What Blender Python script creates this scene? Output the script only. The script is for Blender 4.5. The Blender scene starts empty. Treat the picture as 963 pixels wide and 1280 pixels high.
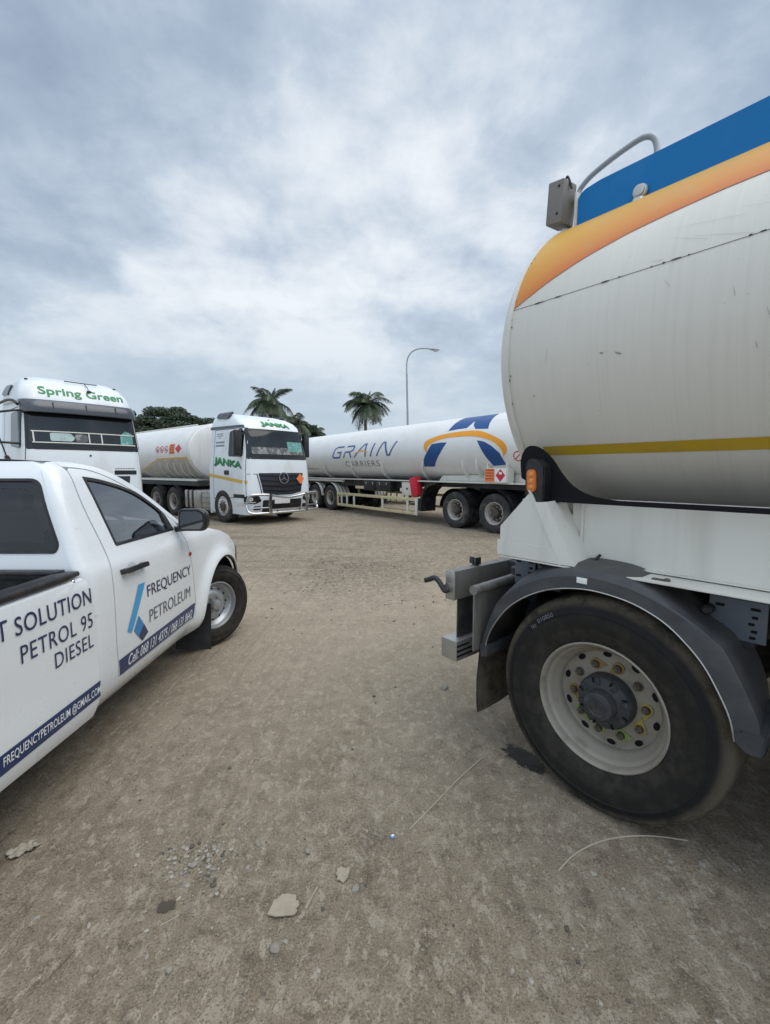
import bpy, bmesh, math, random
from mathutils import Vector, Matrix, noise
from mathutils.geometry import tessellate_polygon
R = math.radians
random.seed(7)
S = bpy.context.scene
COL = S.collection

# ---------------------------------------------------------------- camera, sky, sun, exposure
cd = bpy.data.cameras.new('camera'); cam = bpy.data.objects.new('camera', cd); COL.objects.link(cam)
cd.sensor_fit = 'VERTICAL'; cd.sensor_height = 36; cd.sensor_width = 27
cd.lens = 550 / 1280 * 36
cd.clip_start = .05; cd.clip_end = 3000
cam.location = (0, 0, 1.6)
cam.rotation_euler = (R(90) - math.atan(52 / 550), 0, 0)
S.camera = cam
S.view_settings.view_transform = 'Standard'; S.view_settings.look = 'None'
S.view_settings.gamma = 1; S.view_settings.use_curve_mapping = False
S.view_settings.exposure = 0.3

SUN_EL, SUN_AZ = 62, 105
SKY_LOC = (6.06, 11.55, -4.06); SKY_G = .15          # azimuth measured from +Y towards +X
W = bpy.data.worlds.new('World'); S.world = W; W.use_nodes = True
nt = W.node_tree; nt.nodes.clear()
def nn(t, kind, **kw):
    n = t.nodes.new(kind)
    for k, v in kw.items(): setattr(n, k, v)
    return n
def math_(t, op, a, b=None, c=None, clamp=False):
    n = t.nodes.new('ShaderNodeMath'); n.operation = op; n.use_clamp = clamp
    for i, x in enumerate((a, b, c)):
        if x is None: continue
        if isinstance(x, (int, float)): n.inputs[i].default_value = x
        else: t.links.new(x, n.inputs[i])
    return n.outputs[0]
def ramp(t, fac, stops, interp='LINEAR'):
    n = t.nodes.new('ShaderNodeValToRGB'); n.color_ramp.interpolation = interp
    el = n.color_ramp.elements
    while len(el) < len(stops): el.new(.5)
    for e, (p, c) in zip(el, stops):
        e.position = p; e.color = tuple(c) + (1,) if len(c) == 3 else c
    t.links.new(fac, n.inputs[0]); return n.outputs[0]
def mixc(t, fac, a, b, blend='MIX'):
    n = t.nodes.new('ShaderNodeMix'); n.data_type = 'RGBA'; n.blend_type = blend
    for i, x in ((0, fac), (6, a), (7, b)):
        if isinstance(x, (int, float)): n.inputs[i].default_value = x
        elif isinstance(x, tuple): n.inputs[i].default_value = x if len(x) == 4 else x + (1,)
        else: t.links.new(x, n.inputs[i])
    return n.outputs[2]
def sstep(t, x, a, b):
    n = t.nodes.new('ShaderNodeMapRange'); n.interpolation_type = 'SMOOTHSTEP'
    t.links.new(x, n.inputs[0]); n.inputs[1].default_value = a; n.inputs[2].default_value = b
    return n.outputs[0]
L = nt.links
tc = nn(nt, 'ShaderNodeTexCoord')
sep = nn(nt, 'ShaderNodeSeparateXYZ'); L.new(tc.outputs['Generated'], sep.inputs[0])
zc = math_(nt, 'MAXIMUM', sep.outputs[2], 0.0)
den = math_(nt, 'ADD', zc, .30)
px_ = math_(nt, 'DIVIDE', sep.outputs[0], den); py_ = math_(nt, 'DIVIDE', sep.outputs[1], den)
cb = nn(nt, 'ShaderNodeCombineXYZ'); L.new(px_, cb.inputs[0]); L.new(py_, cb.inputs[1])
mp = nn(nt, 'ShaderNodeMapping'); L.new(cb.outputs[0], mp.inputs[0]); mp.inputs['Location'].default_value = SKY_LOC
n1 = nn(nt, 'ShaderNodeTexNoise'); L.new(mp.outputs[0], n1.inputs['Vector'])
n1.inputs['Scale'].default_value = 1.25; n1.inputs['Detail'].default_value = 4; n1.inputs['Roughness'].default_value = .46; n1.inputs['Distortion'].default_value = .25
n2 = nn(nt, 'ShaderNodeTexNoise'); L.new(mp.outputs[0], n2.inputs['Vector'])
n2.inputs['Scale'].default_value = 4.6; n2.inputs['Detail'].default_value = 8; n2.inputs['Roughness'].default_value = .6; n2.inputs['Distortion'].default_value = .15
# brighter patch of thin cloud where the sun hides
def dirv(px, py):
    d = Vector(((px - 481.5) / 550, 1, -(py - 588) / 550)).normalized(); return d
dt = nn(nt, 'ShaderNodeVectorMath', operation='DOT_PRODUCT'); L.new(tc.outputs['Generated'], dt.inputs[0]); dt.inputs[1].default_value = dirv(450, 215)
glow = sstep(nt, dt.outputs['Value'], .86, .995)
cl = math_(nt, 'MULTIPLY_ADD', n2.outputs[0], .36, math_(nt, 'MULTIPLY', n1.outputs[0], .68))
cl = math_(nt, 'ADD', cl, math_(nt, 'MULTIPLY', glow, SKY_G))
SKY_K = 10.0
ccol = ramp(nt, cl, [(.41, (.265, .335, .44)), (.50, (.345, .42, .52)), (.57, (.45, .525, .615)), (.635, (.62, .675, .735)), (.71, (.76, .795, .83))])
hz = sstep(nt, zc, .40, .03)
ccol = mixc(nt, math_(nt, 'MULTIPLY', hz, .85), ccol, (.46, .545, .615))
top = sstep(nt, zc, .70, .97)
back = sstep(nt, sep.outputs[1], .25, -.6)
gain = math_(nt, 'ADD', math_(nt, 'MULTIPLY', top, 1.1), math_(nt, 'MULTIPLY_ADD', back, .75, 1.0))  # gain added overhead and behind the camera to brighten the white vehicles
vm = nn(nt, 'ShaderNodeVectorMath', operation='SCALE'); L.new(ccol, vm.inputs[0]); L.new(math_(nt, 'MULTIPLY', gain, SKY_K), vm.inputs['Scale'])
sk = nn(nt, 'ShaderNodeTexSky'); sk.sky_type = 'NISHITA'; sk.sun_disc = False
sk.sun_elevation = R(SUN_EL); sk.sun_rotation = R(SUN_AZ)
skm = mixc(nt, .93, sk.outputs[0], vm.outputs[0])
bg = nn(nt, 'ShaderNodeBackground'); bg.inputs[1].default_value = .1; L.new(skm, bg.inputs[0])
wo = nn(nt, 'ShaderNodeOutputWorld'); L.new(bg.outputs[0], wo.inputs[0])

sl = bpy.data.lights.new('sun', 'SUN'); sl.energy = 1.35; sl.angle = R(55); sl.color = (1, .95, .86)
so = bpy.data.objects.new('sun', sl); COL.objects.link(so)
sd = Vector((math.sin(R(SUN_AZ)) * math.cos(R(SUN_EL)), math.cos(R(SUN_AZ)) * math.cos(R(SUN_EL)), math.sin(R(SUN_EL))))
so.rotation_euler = sd.to_track_quat('Z', 'Y').to_euler()

# ---------------------------------------------------------------- materials
MATS = {}
def base_mat(name):
    m = bpy.data.materials.new(name); m.use_nodes = True
    t = m.node_tree; b = t.nodes['Principled BSDF']; MATS[name] = m
    return m, t, b
def mat(name, col, rough=.5, metal=0, dirt=None, amt=.3, scale=3, streak=(1, 1, 1), bump=0, bscale=80, coat=0, rvar=.12, detail=6, lo=.45, hi=.7, spec=.5):
    """principled colour, worn by a noise-shaped film of dirt"""
    m, t, b = base_mat(name)
    b.inputs['Roughness'].default_value = rough; b.inputs['Metallic'].default_value = metal
    b.inputs['Coat Weight'].default_value = coat; b.inputs['Coat Roughness'].default_value = .12
    b.inputs['Specular IOR Level'].default_value = spec
    c = nn(t, 'ShaderNodeTexCoord'); mpn = nn(t, 'ShaderNodeMapping'); t.links.new(c.outputs['Object'], mpn.inputs[0])
    mpn.inputs['Scale'].default_value = streak
    n = nn(t, 'ShaderNodeTexNoise'); t.links.new(mpn.outputs[0], n.inputs['Vector'])
    n.inputs['Scale'].default_value = scale; n.inputs['Detail'].default_value = detail; n.inputs['Roughness'].default_value = .6
    f = sstep(t, n.outputs[0], lo, hi)
    if dirt:
        cc = mixc(t, math_(t, 'MULTIPLY', f, amt), col, dirt); t.links.new(cc, b.inputs['Base Color'])
    else: b.inputs['Base Color'].default_value = col + (1,)
    if rvar: t.links.new(math_(t, 'MULTIPLY_ADD', n.outputs[0], rvar * 2, rough - rvar, clamp=True), b.inputs['Roughness'])
    if bump:
        n2_ = nn(t, 'ShaderNodeTexNoise'); t.links.new(c.outputs['Object'], n2_.inputs['Vector']); n2_.inputs['Scale'].default_value = bscale; n2_.inputs['Detail'].default_value = 4
        bp = nn(t, 'ShaderNodeBump'); bp.inputs['Strength'].default_value = bump; bp.inputs['Distance'].default_value = .01
        t.links.new(n2_.outputs[0], bp.inputs['Height']); t.links.new(bp.outputs[0], b.inputs['Normal'])
    return m
DUST = (.30, .25, .185)
mat('car_white', (.77, .79, .80), .28, dirt=(.62, .60, .56), amt=.16, scale=2.2, lo=.35, hi=1.0, coat=.5, rvar=.06)
mat('truck_white', (.74, .77, .79), .35, dirt=(.50, .48, .44), amt=.35, scale=1.6, coat=.3, streak=(1, 1, .4))
mat('tank_white', (.74, .735, .71), .38, dirt=(.55, .53, .48), amt=.28, scale=1.6, streak=(1, 2.5, .35), coat=.15)
mat('panel_white', (.67, .65, .585), .5, dirt=(.42, .38, .31), amt=.35, scale=2.5, streak=(2.2, 2.2, .3))
mat('rubber', (.021, .0195, .0175), .82, dirt=(.062, .052, .040), amt=.4, scale=11, bump=.2, bscale=60, spec=.18)
mat('rubber_clean', (.018, .018, .02), .65, dirt=(.06, .055, .048), amt=.4, scale=7)
mat('tyre_dusty', (.04, .04, .04), .85, dirt=(.16, .14, .115), amt=.7, scale=4, spec=.25)
mat('black_plastic', (.011, .0115, .0125), .45, dirt=(.10, .09, .075), amt=.3, scale=5)
mat('dark_grey_plastic', (.043, .046, .051), .58, dirt=(.125, .115, .10), amt=.6, scale=3.2, streak=(1, 1, 1.6), bump=.05, bscale=200, lo=.4, hi=.75)
mat('black_matte', (.008, .008, .009), .8, spec=.2)
mat('black_gloss', (.01, .011, .013), .25)
mat('chassis', (.022, .024, .028), .6, dirt=(.13, .11, .085), amt=.45, scale=4)
mat('bracket_grey', (.095, .115, .145), .5, dirt=(.16, .145, .12), amt=.4, scale=6)
mat('alu', (.50, .49, .46), .42, metal=.75, dirt=(.20, .17, .13), amt=.55, scale=6, bump=.04, bscale=120)
mat('alu_dark', (.27, .26, .235), .5, metal=.5, dirt=(.12, .105, .08), amt=.6, scale=7, streak=(1, 1, .3))
mat('chrome', (.68, .69, .70), .16, metal=1, dirt=(.35, .32, .28), amt=.3, scale=8)
mat('steel_rim', (.40, .41, .42), .38, metal=.55, dirt=(.19, .165, .13), amt=.35, scale=9)
mat('rim_cream', (.285, .255, .207), .45, dirt=(.14, .115, .08), amt=.7, scale=7)
mat('rim_dull', (.45, .42, .38), .5, dirt=(.13, .105, .08), amt=.6, scale=7)
mat('rim_dark', (.06, .05, .045), .7, dirt=(.18, .14, .1), amt=.5, scale=9)
mat('nut_rust', (.11, .095, .075), .6, metal=.3, dirt=(.20, .12, .05), amt=.6, scale=40)
mat('tag_yellow', (.36, .29, .06), .5, dirt=(.22, .18, .1), amt=.5, scale=30)
mat('tag_green', (.20, .28, .08), .5)
mat('tag_amber', (.26, .17, .045), .5, dirt=(.18, .13, .07), amt=.6, scale=30)
mat('hub_grey', (.036, .038, .041), .5, dirt=(.13, .12, .10), amt=.4, scale=14)
mat('stripe_yellow', (.50, .32, .015), .4, dirt=(.28, .2, .08), amt=.4, scale=5)
mat('line_yellow', (.66, .43, .06), .45, dirt=(.45, .36, .2), amt=.4, scale=4)
mat('guard_cream', (.60, .52, .30), .5, dirt=(.35, .29, .2), amt=.5, scale=5)
mat('coaming_blue', (.003, .165, .45), .5, dirt=(.02, .20, .46), amt=.5, scale=5, spec=.25)
mat('navy', (.009, .030, .115), .35, coat=.3)
mat('navy_text', (.012, .024, .085), .35, coat=.3)
mat('grey_text', (.10, .115, .13), .4)
mat('sky_blue', (.05, .34, .63), .35, coat=.3)
mat('mid_blue', (.02, .22, .50), .35, coat=.3)
mat('white_text', (.78, .80, .82), .35)
mat('logo_blue', (.008, .068, .23), .4)
mat('logo_slate', (.075, .12, .30), .4)
mat('logo_orange', (.82, .33, .02), .4)
mat('text_grey', (.16, .17, .18), .5)
mat('text_green', (.006, .20, .04), .4)
mat('text_green_dark', (.004, .055, .018), .5)
mat('text_mint', (.45, .75, .52), .4)
mat('orange_sign', (.82, .20, .06), .5, dirt=(.6, .25, .12), amt=.3, scale=12)
mat('red_sign', (.60, .02, .05), .45)
mat('sign_white', (.80, .80, .78), .45)
mat('red_box', (.58, .02, .035), .4, dirt=(.35, .05, .05), amt=.4, scale=6)
mat('amber_lens', (.75, .26, .02), .25, coat=.6)
mat('orange_lens', (.65, .16, .03), .25, coat=.5)
mat('red_lens', (.45, .015, .01), .25, coat=.6)
mat('lamp_glass', (.55, .58, .60), .12, coat=1)
mat('visor_dark', (.045, .05, .06), .3, coat=.4)
mat('grille_dark', (.022, .026, .033), .4)
mat('handle_shade', (.56, .57, .575), .35)
mat('seam_dark', (.05, .045, .04), .8)
mat('scratch', (.30, .28, .25), .8)
mat('seat_cloth', (.045, .046, .05), .85)
mat('dash', (.035, .036, .038), .6)
mat('galv', (.33, .35, .36), .5, metal=.4, dirt=(.2, .2, .19), amt=.4, scale=2)
mat('box_steel', (.22, .21, .19), .55, metal=.35, dirt=(.20, .18, .15), amt=.6, scale=9)
mat('bark', (.14, .115, .09), .9, dirt=(.07, .055, .045), amt=.7, scale=6, bump=.4, bscale=8)
mat('card', (.36, .305, .225), .85, dirt=(.27, .23, .17), amt=.6, scale=18, bump=.2, bscale=60)
mat('twig', (.34, .30, .23), .8, dirt=(.2, .16, .11), amt=.6, scale=20)
mat('cord', (.41, .36, .27), .75, dirt=(.36, .31, .23), amt=.5, scale=20)
mat('twig_dark', (.12, .095, .07), .85)
mat('stone', (.30, .27, .225), .85, dirt=(.17, .15, .12), amt=.7, scale=25, bump=.3, bscale=90)
mat('plastic_blue', (.22, .36, .62), .4)
mat('paper', (.40, .355, .285), .8, dirt=(.3, .27, .22), amt=.5, scale=25)
mat('screen_patch', (.25, .62, .53), .7)
mat('cab_inner', (.10, .105, .11), .8)
mat('cable_white', (.55, .54, .5), .5)

def tyre_wear():
    m = MATS['rubber']; t = m.node_tree; b = t.nodes['Principled BSDF']
    old = b.inputs['Base Color'].links[0].from_socket
    c = nn(t, 'ShaderNodeTexCoord'); sp = nn(t, 'ShaderNodeSeparateXYZ'); t.links.new(c.outputs['Object'], sp.inputs[0])
    r = math_(t, 'SQRT', math_(t, 'ADD', math_(t, 'MULTIPLY', sp.outputs[0], sp.outputs[0]), math_(t, 'MULTIPLY', sp.outputs[1], sp.outputs[1])))
    n = nn(t, 'ShaderNodeTexNoise'); t.links.new(c.outputs['Object'], n.inputs['Vector']); n.inputs['Scale'].default_value = 16; n.inputs['Detail'].default_value = 7; n.inputs['Roughness'].default_value = .7
    n3 = nn(t, 'ShaderNodeTexNoise'); t.links.new(c.outputs['Object'], n3.inputs['Vector']); n3.inputs['Scale'].default_value = 3; n3.inputs['Detail'].default_value = 3
    sh = math_(t, 'MULTIPLY', sstep(t, r, .455, .505), sstep(t, math_(t, 'MULTIPLY_ADD', n3.outputs[0], .5, math_(t, 'MULTIPLY', n.outputs[0], .6)), .38, .62))
    col = mixc(t, math_(t, 'MULTIPLY', sh, .75), old, (.15, .125, .09))
    band = math_(t, 'MULTIPLY', sstep(t, r, .432, .440), sstep(t, r, .470, .462))
    col = mixc(t, math_(t, 'MULTIPLY', band, .55), col, (.016, .016, .018))
    inner = math_(t, 'MULTIPLY', sstep(t, r, .40, .33), sstep(t, n.outputs[0], .35, .65))
    col = mixc(t, math_(t, 'MULTIPLY', inner, .25), col, (.10, .088, .07))
    t.links.new(col, b.inputs['Base Color'])
tyre_wear()
def leafmat(name, c0, c1, sc):
    m, t, b = base_mat(name)
    c = nn(t, 'ShaderNodeTexCoord'); n = nn(t, 'ShaderNodeTexNoise'); t.links.new(c.outputs['Object'], n.inputs['Vector']); n.inputs['Scale'].default_value = sc; n.inputs['Detail'].default_value = 4
    g = nn(t, 'ShaderNodeNewGeometry')
    f = math_(t, 'ADD', math_(t, 'MULTIPLY', n.outputs[0], .8), math_(t, 'MULTIPLY', g.outputs['Random Per Island'], .45))
    t.links.new(ramp(t, f, [(.35, c0), (.85, c1)]), b.inputs['Base Color'])
    b.inputs['Roughness'].default_value = .6
    return m
leafmat('leaf_dark', (.022, .038, .022), (.075, .10, .055), .6)
leafmat('leaf_palm', (.030, .050, .026), (.095, .125, .062), .5)

def glassmat(name, tint, refl=1.0, rough=.02, body=0.0, bodycol=(.02, .022, .025)):
    m, t, b = base_mat(name); t.nodes.remove(b)
    out = t.nodes['Material Output']
    tr = nn(t, 'ShaderNodeBsdfTransparent'); tr.inputs[0].default_value = tint + (1,)
    df = nn(t, 'ShaderNodeBsdfDiffuse'); df.inputs[0].default_value = bodycol + (1,)
    m0 = nn(t, 'ShaderNodeMixShader'); m0.inputs[0].default_value = body; t.links.new(tr.outputs[0], m0.inputs[1]); t.links.new(df.outputs[0], m0.inputs[2])
    gl = nn(t, 'ShaderNodeBsdfGlossy'); gl.inputs['Roughness'].default_value = rough
    fr = nn(t, 'ShaderNodeFresnel'); fr.inputs[0].default_value = 1.5
    mx = nn(t, 'ShaderNodeMixShader'); t.links.new(math_(t, 'MULTIPLY', fr.outputs[0], refl, clamp=True), mx.inputs[0])
    t.links.new(m0.outputs[0], mx.inputs[1]); t.links.new(gl.outputs[0], mx.inputs[2]); t.links.new(mx.outputs[0], out.inputs[0])
    return m
glassmat('car_glass', (.66, .69, .70), 4.0)
glassmat('rear_glass', (.55, .58, .60), 1.3)
glassmat('truck_glass', (.28, .34, .36), 1.6)
glassmat('mirror_glass', (.05, .05, .06), 4.0, body=1, bodycol=(.03, .032, .036))

# near tanker skin: pale paint, rain streaks down the side, finer grime low on the shell
def tank_skin():
    m, t, b = base_mat('near_tank_skin')
    c = nn(t, 'ShaderNodeTexCoord')
    def ns(scale, st, det=5, rough=.6):
        mpn = nn(t, 'ShaderNodeMapping'); t.links.new(c.outputs['Object'], mpn.inputs[0]); mpn.inputs['Scale'].default_value = st
        n = nn(t, 'ShaderNodeTexNoise'); t.links.new(mpn.outputs[0], n.inputs['Vector']); n.inputs['Scale'].default_value = scale
        n.inputs['Detail'].default_value = det; n.inputs['Roughness'].default_value = rough
        return n.outputs[0]
    streak = ns(1, (26, .8, .9), 4)
    fine = ns(1, (95, 2.0, 1.6), 4)
    cloud = ns(1.3, (1, 1, 1), 6)
    spots = ns(75, (1, 1, 1), 2)
    f = math_(t, 'MULTIPLY', sstep(t, streak, .42, .72), sstep(t, cloud, .3, .65))
    f2 = math_(t, 'MULTIPLY', sstep(t, fine, .5, .75), .5)
    col = mixc(t, math_(t, 'MULTIPLY', cloud, .5), (.70, .668, .595), (.625, .592, .52))
    col = mixc(t, math_(t, 'MULTIPLY', f, .10), col, (.36, .34, .30))
    col = mixc(t, math_(t, 'MULTIPLY', f2, .22), col, (.38, .36, .32))
    col = mixc(t, math_(t, 'MULTIPLY', sstep(t, spots, .72, .78), .35), col, (.25, .22, .18))
    t.links.new(col, b.inputs['Base Color'])
    t.links.new(math_(t, 'MULTIPLY_ADD', cloud, .25, .32), b.inputs['Roughness'])
    bp = nn(t, 'ShaderNodeBump'); bp.inputs['Strength'].default_value = .12; bp.inputs['Distance'].default_value = .02
    t.links.new(ns(2.2, (1, 1, 1), 2), bp.inputs['Height']); t.links.new(bp.outputs[0], b.inputs['Normal'])
tank_skin()
def orange_band():        # printed fade from yellow at the top of the band to red-orange along its lower edge
    m, t, b = base_mat('orange_band')
    at = nn(t, 'ShaderNodeAttribute', attribute_name='fade')
    c = nn(t, 'ShaderNodeTexCoord'); n = nn(t, 'ShaderNodeTexNoise'); t.links.new(c.outputs['Object'], n.inputs['Vector']); n.inputs['Scale'].default_value = 7; n.inputs['Detail'].default_value = 6
    col = ramp(t, at.outputs['Fac'], [(0, (.60, .165, .045)), (.3, (.64, .26, .045)), (1, (.64, .35, .055))])
    col = mixc(t, math_(t, 'MULTIPLY', sstep(t, n.outputs[0], .5, .7), .25), col, (.5, .33, .16))
    t.links.new(col, b.inputs['Base Color']); b.inputs['Roughness'].default_value = .5; b.inputs['Specular IOR Level'].default_value = .3
orange_band()

# ---------------------------------------------------------------- mesh helpers
XF = [Matrix.Identity(4)]         # applied to vertex positions when a mesh is built
def link(name, me, parent=None):
    o = bpy.data.objects.new(name, me); COL.objects.link(o)
    if parent: o.parent = parent
    return o
def thing(name, label, cat, loc=(0, 0, 0), rz=0, group=None):
    o = bpy.data.objects.new(name, None); COL.objects.link(o); o.empty_display_size = .3
    o.location = loc; o.rotation_euler = (0, 0, rz); tag(o, label, cat, group); return o
def tag(o, label, cat, group=None):
    o['label'] = label; o['category'] = cat
    if group: o['group'] = group
    return o
class MB:
    def __init__(s): s.bm = bmesh.new(); s.mats = []
    def mi(s, m):
        if m not in s.mats: s.mats.append(m)
        return s.mats.index(m)
    def add(s, tb, m, mtx=None):
        i = s.mi(m)
        for f in tb.faces: f.material_index = i
        me = bpy.data.meshes.new('t'); tb.to_mesh(me); tb.free()
        if mtx is not None: me.transform(mtx)
        s.bm.from_mesh(me); bpy.data.meshes.remove(me); return s
    def box(s, c, d, m, bev=0, mtx=None, seg=2):
        tb = bmesh.new(); bmesh.ops.create_cube(tb, size=1, matrix=Matrix.Translation(c) @ Matrix.Diagonal((d[0], d[1], d[2], 1)))
        if bev: bmesh.ops.bevel(tb, geom=tb.edges[:], offset=bev, segments=seg, affect='EDGES', profile=.6)
        return s.add(tb, m, mtx)
    def tube(s, pts, r, m, seg=10, mtx=None):
        pts = [Vector(p) for p in pts]; tb = bmesh.new(); rings = []
        rr = r if isinstance(r, (list, tuple)) else [r] * len(pts)
        up = None
        for i, p in enumerate(pts):
            d = (pts[min(i + 1, len(pts) - 1)] - pts[max(i - 1, 0)]).normalized()
            if up is None:
                up = Vector((0, 0, 1)) if abs(d.z) < .9 else Vector((1, 0, 0))
            a = d.cross(up).normalized(); up = a.cross(d).normalized()
            rings.append([tb.verts.new(p + (a * math.cos(k * 2 * math.pi / seg) + up * math.sin(k * 2 * math.pi / seg)) * rr[i]) for k in range(seg)])
        for i in range(len(rings) - 1):
            for k in range(seg):
                tb.faces.new((rings[i][k], rings[i][(k + 1) % seg], rings[i + 1][(k + 1) % seg], rings[i + 1][k]))
        tb.faces.new(rings[0][::-1]); tb.faces.new(rings[-1])
        bmesh.ops.recalc_face_normals(tb, faces=tb.faces)
        return s.add(tb, m, mtx)
    def lathe(s, prof, m, seg=48, mtx=None, caps=(0, 0), jit=None):
        tb = bmesh.new(); rings = []
        for j, (r, h) in enumerate(prof):
            rings.append([tb.verts.new(((r + (jit(j, k) if jit else 0)) * math.cos(k * 2 * math.pi / seg), (r + (jit(j, k) if jit else 0)) * math.sin(k * 2 * math.pi / seg), h)) for k in range(seg)])
        for i in range(len(rings) - 1):
            for k in range(seg):
                tb.faces.new((rings[i][k], rings[i][(k + 1) % seg], rings[i + 1][(k + 1) % seg], rings[i + 1][k]))
        if caps[0]: tb.faces.new(rings[0][::-1])
        if caps[1]: tb.faces.new(rings[-1])
        bmesh.ops.recalc_face_normals(tb, faces=tb.faces)
        return s.add(tb, m, mtx)
    def prism(s, poly, fn, depth, m, bev=0):
        """poly in 2D, fn(u,v,d)->3D, extruded from d=0 to d=depth"""
        tb = bmesh.new()
        a = [tb.verts.new(fn(u, v, 0)) for u, v in poly]; b = [tb.verts.new(fn(u, v, depth)) for u, v in poly]
        n = len(poly)
        for t in tessellate_polygon([[Vector((u, v, 0)) for u, v in poly]]):
            tb.faces.new([a[i] for i in t]); tb.faces.new([b[i] for i in reversed(t)])
        for i in range(n): tb.faces.new((a[i], a[(i + 1) % n], b[(i + 1) % n], b[i]))
        bmesh.ops.recalc_face_normals(tb, faces=tb.faces)
        bmesh.ops.dissolve_limit(tb, angle_limit=.001, verts=tb.verts, edges=tb.edges)
        if bev: bmesh.ops.bevel(tb, geom=tb.edges[:], offset=bev, segments=2, affect='EDGES')
        return s.add(tb, m)
    def grid(s, rows, m, close=False):
        tb = bmesh.new(); R_ = [[tb.verts.new(p) for p in row] for row in rows]
        for i in range(len(R_) - 1):
            n = len(R_[i])
            for k in range(n if close else n - 1):
                try: tb.faces.new((R_[i][k], R_[i][(k + 1) % n], R_[i + 1][(k + 1) % n], R_[i + 1][k]))
                except ValueError: pass
        bmesh.ops.recalc_face_normals(tb, faces=tb.faces)
        return s.add(tb, m)
    def ball(s, c, r, m, sub=2, mtx=None):
        tb = bmesh.new(); bmesh.ops.create_icosphere(tb, subdivisions=sub, radius=1, matrix=Matrix.Translation(c) @ Matrix.Diagonal((r[0], r[1], r[2], 1)))
        return s.add(tb, m, mtx)
    def mesh(s, name, angle=35):
        me = bpy.data.meshes.new(name)
        bmesh.ops.transform(s.bm, matrix=XF[0], verts=s.bm.verts)
        s.bm.to_mesh(me); s.bm.free()
        for m in s.mats: me.materials.append(MATS[m])
        for p in me.polygons: p.use_smooth = True
        me.set_sharp_from_angle(angle=R(angle))
        return me
    def obj(s, name, parent=None, angle=35):
        return link(name, s.mesh(name, angle), parent)

def rpoly(pts, r, n=5):
    """round the corners of a 2D polygon; r a number or one per point"""
    out = []; N = len(pts)
    for i in range(N):
        p0, p, p1 = Vector(pts[i - 1]), Vector(pts[i]), Vector(pts[(i + 1) % N])
        rr = r[i] if isinstance(r, (list, tuple)) else r
        a, b = (p0 - p), (p1 - p); la, lb = a.length, b.length
        if rr <= 0: out.append(tuple(p)); continue
        q = min(rr, la * .45, lb * .45); A = p + a / la * q; B = p + b / lb * q
        for k in range(n + 1):
            t = k / n; out.append(tuple(A * (1 - t) ** 2 + p * 2 * t * (1 - t) + B * t * t))
    return out
def spline(pts, n=6, closed=False):
    P = [Vector(p) for p in pts]; out = []; N = len(P)
    for i in range(N if closed else N - 1):
        g = lambda k: P[k % N] if closed else P[max(0, min(N - 1, k))]
        a, b, c, d = g(i - 1), g(i), g(i + 1), g(i + 2)
        for k in range(n):
            t = k / n
            out.append(tuple(.5 * ((2 * b) + (c - a) * t + (2 * a - 5 * b + 4 * c - d) * t * t + (3 * b - a - 3 * c + d) * t ** 3)))
    if not closed: out.append(tuple(P[-1]))
    return out
def circ(c, r, n=24, a0=0, a1=360, ry=None):
    ry = ry or r
    e = 0 if a1 - a0 >= 360 else 1
    return [(c[0] + r * math.cos(R(a0 + (a1 - a0) * k / (n - (1 if e else 0)))), c[1] + ry * math.sin(R(a0 + (a1 - a0) * k / (n - (1 if e else 0))))) for k in range(n)]

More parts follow.
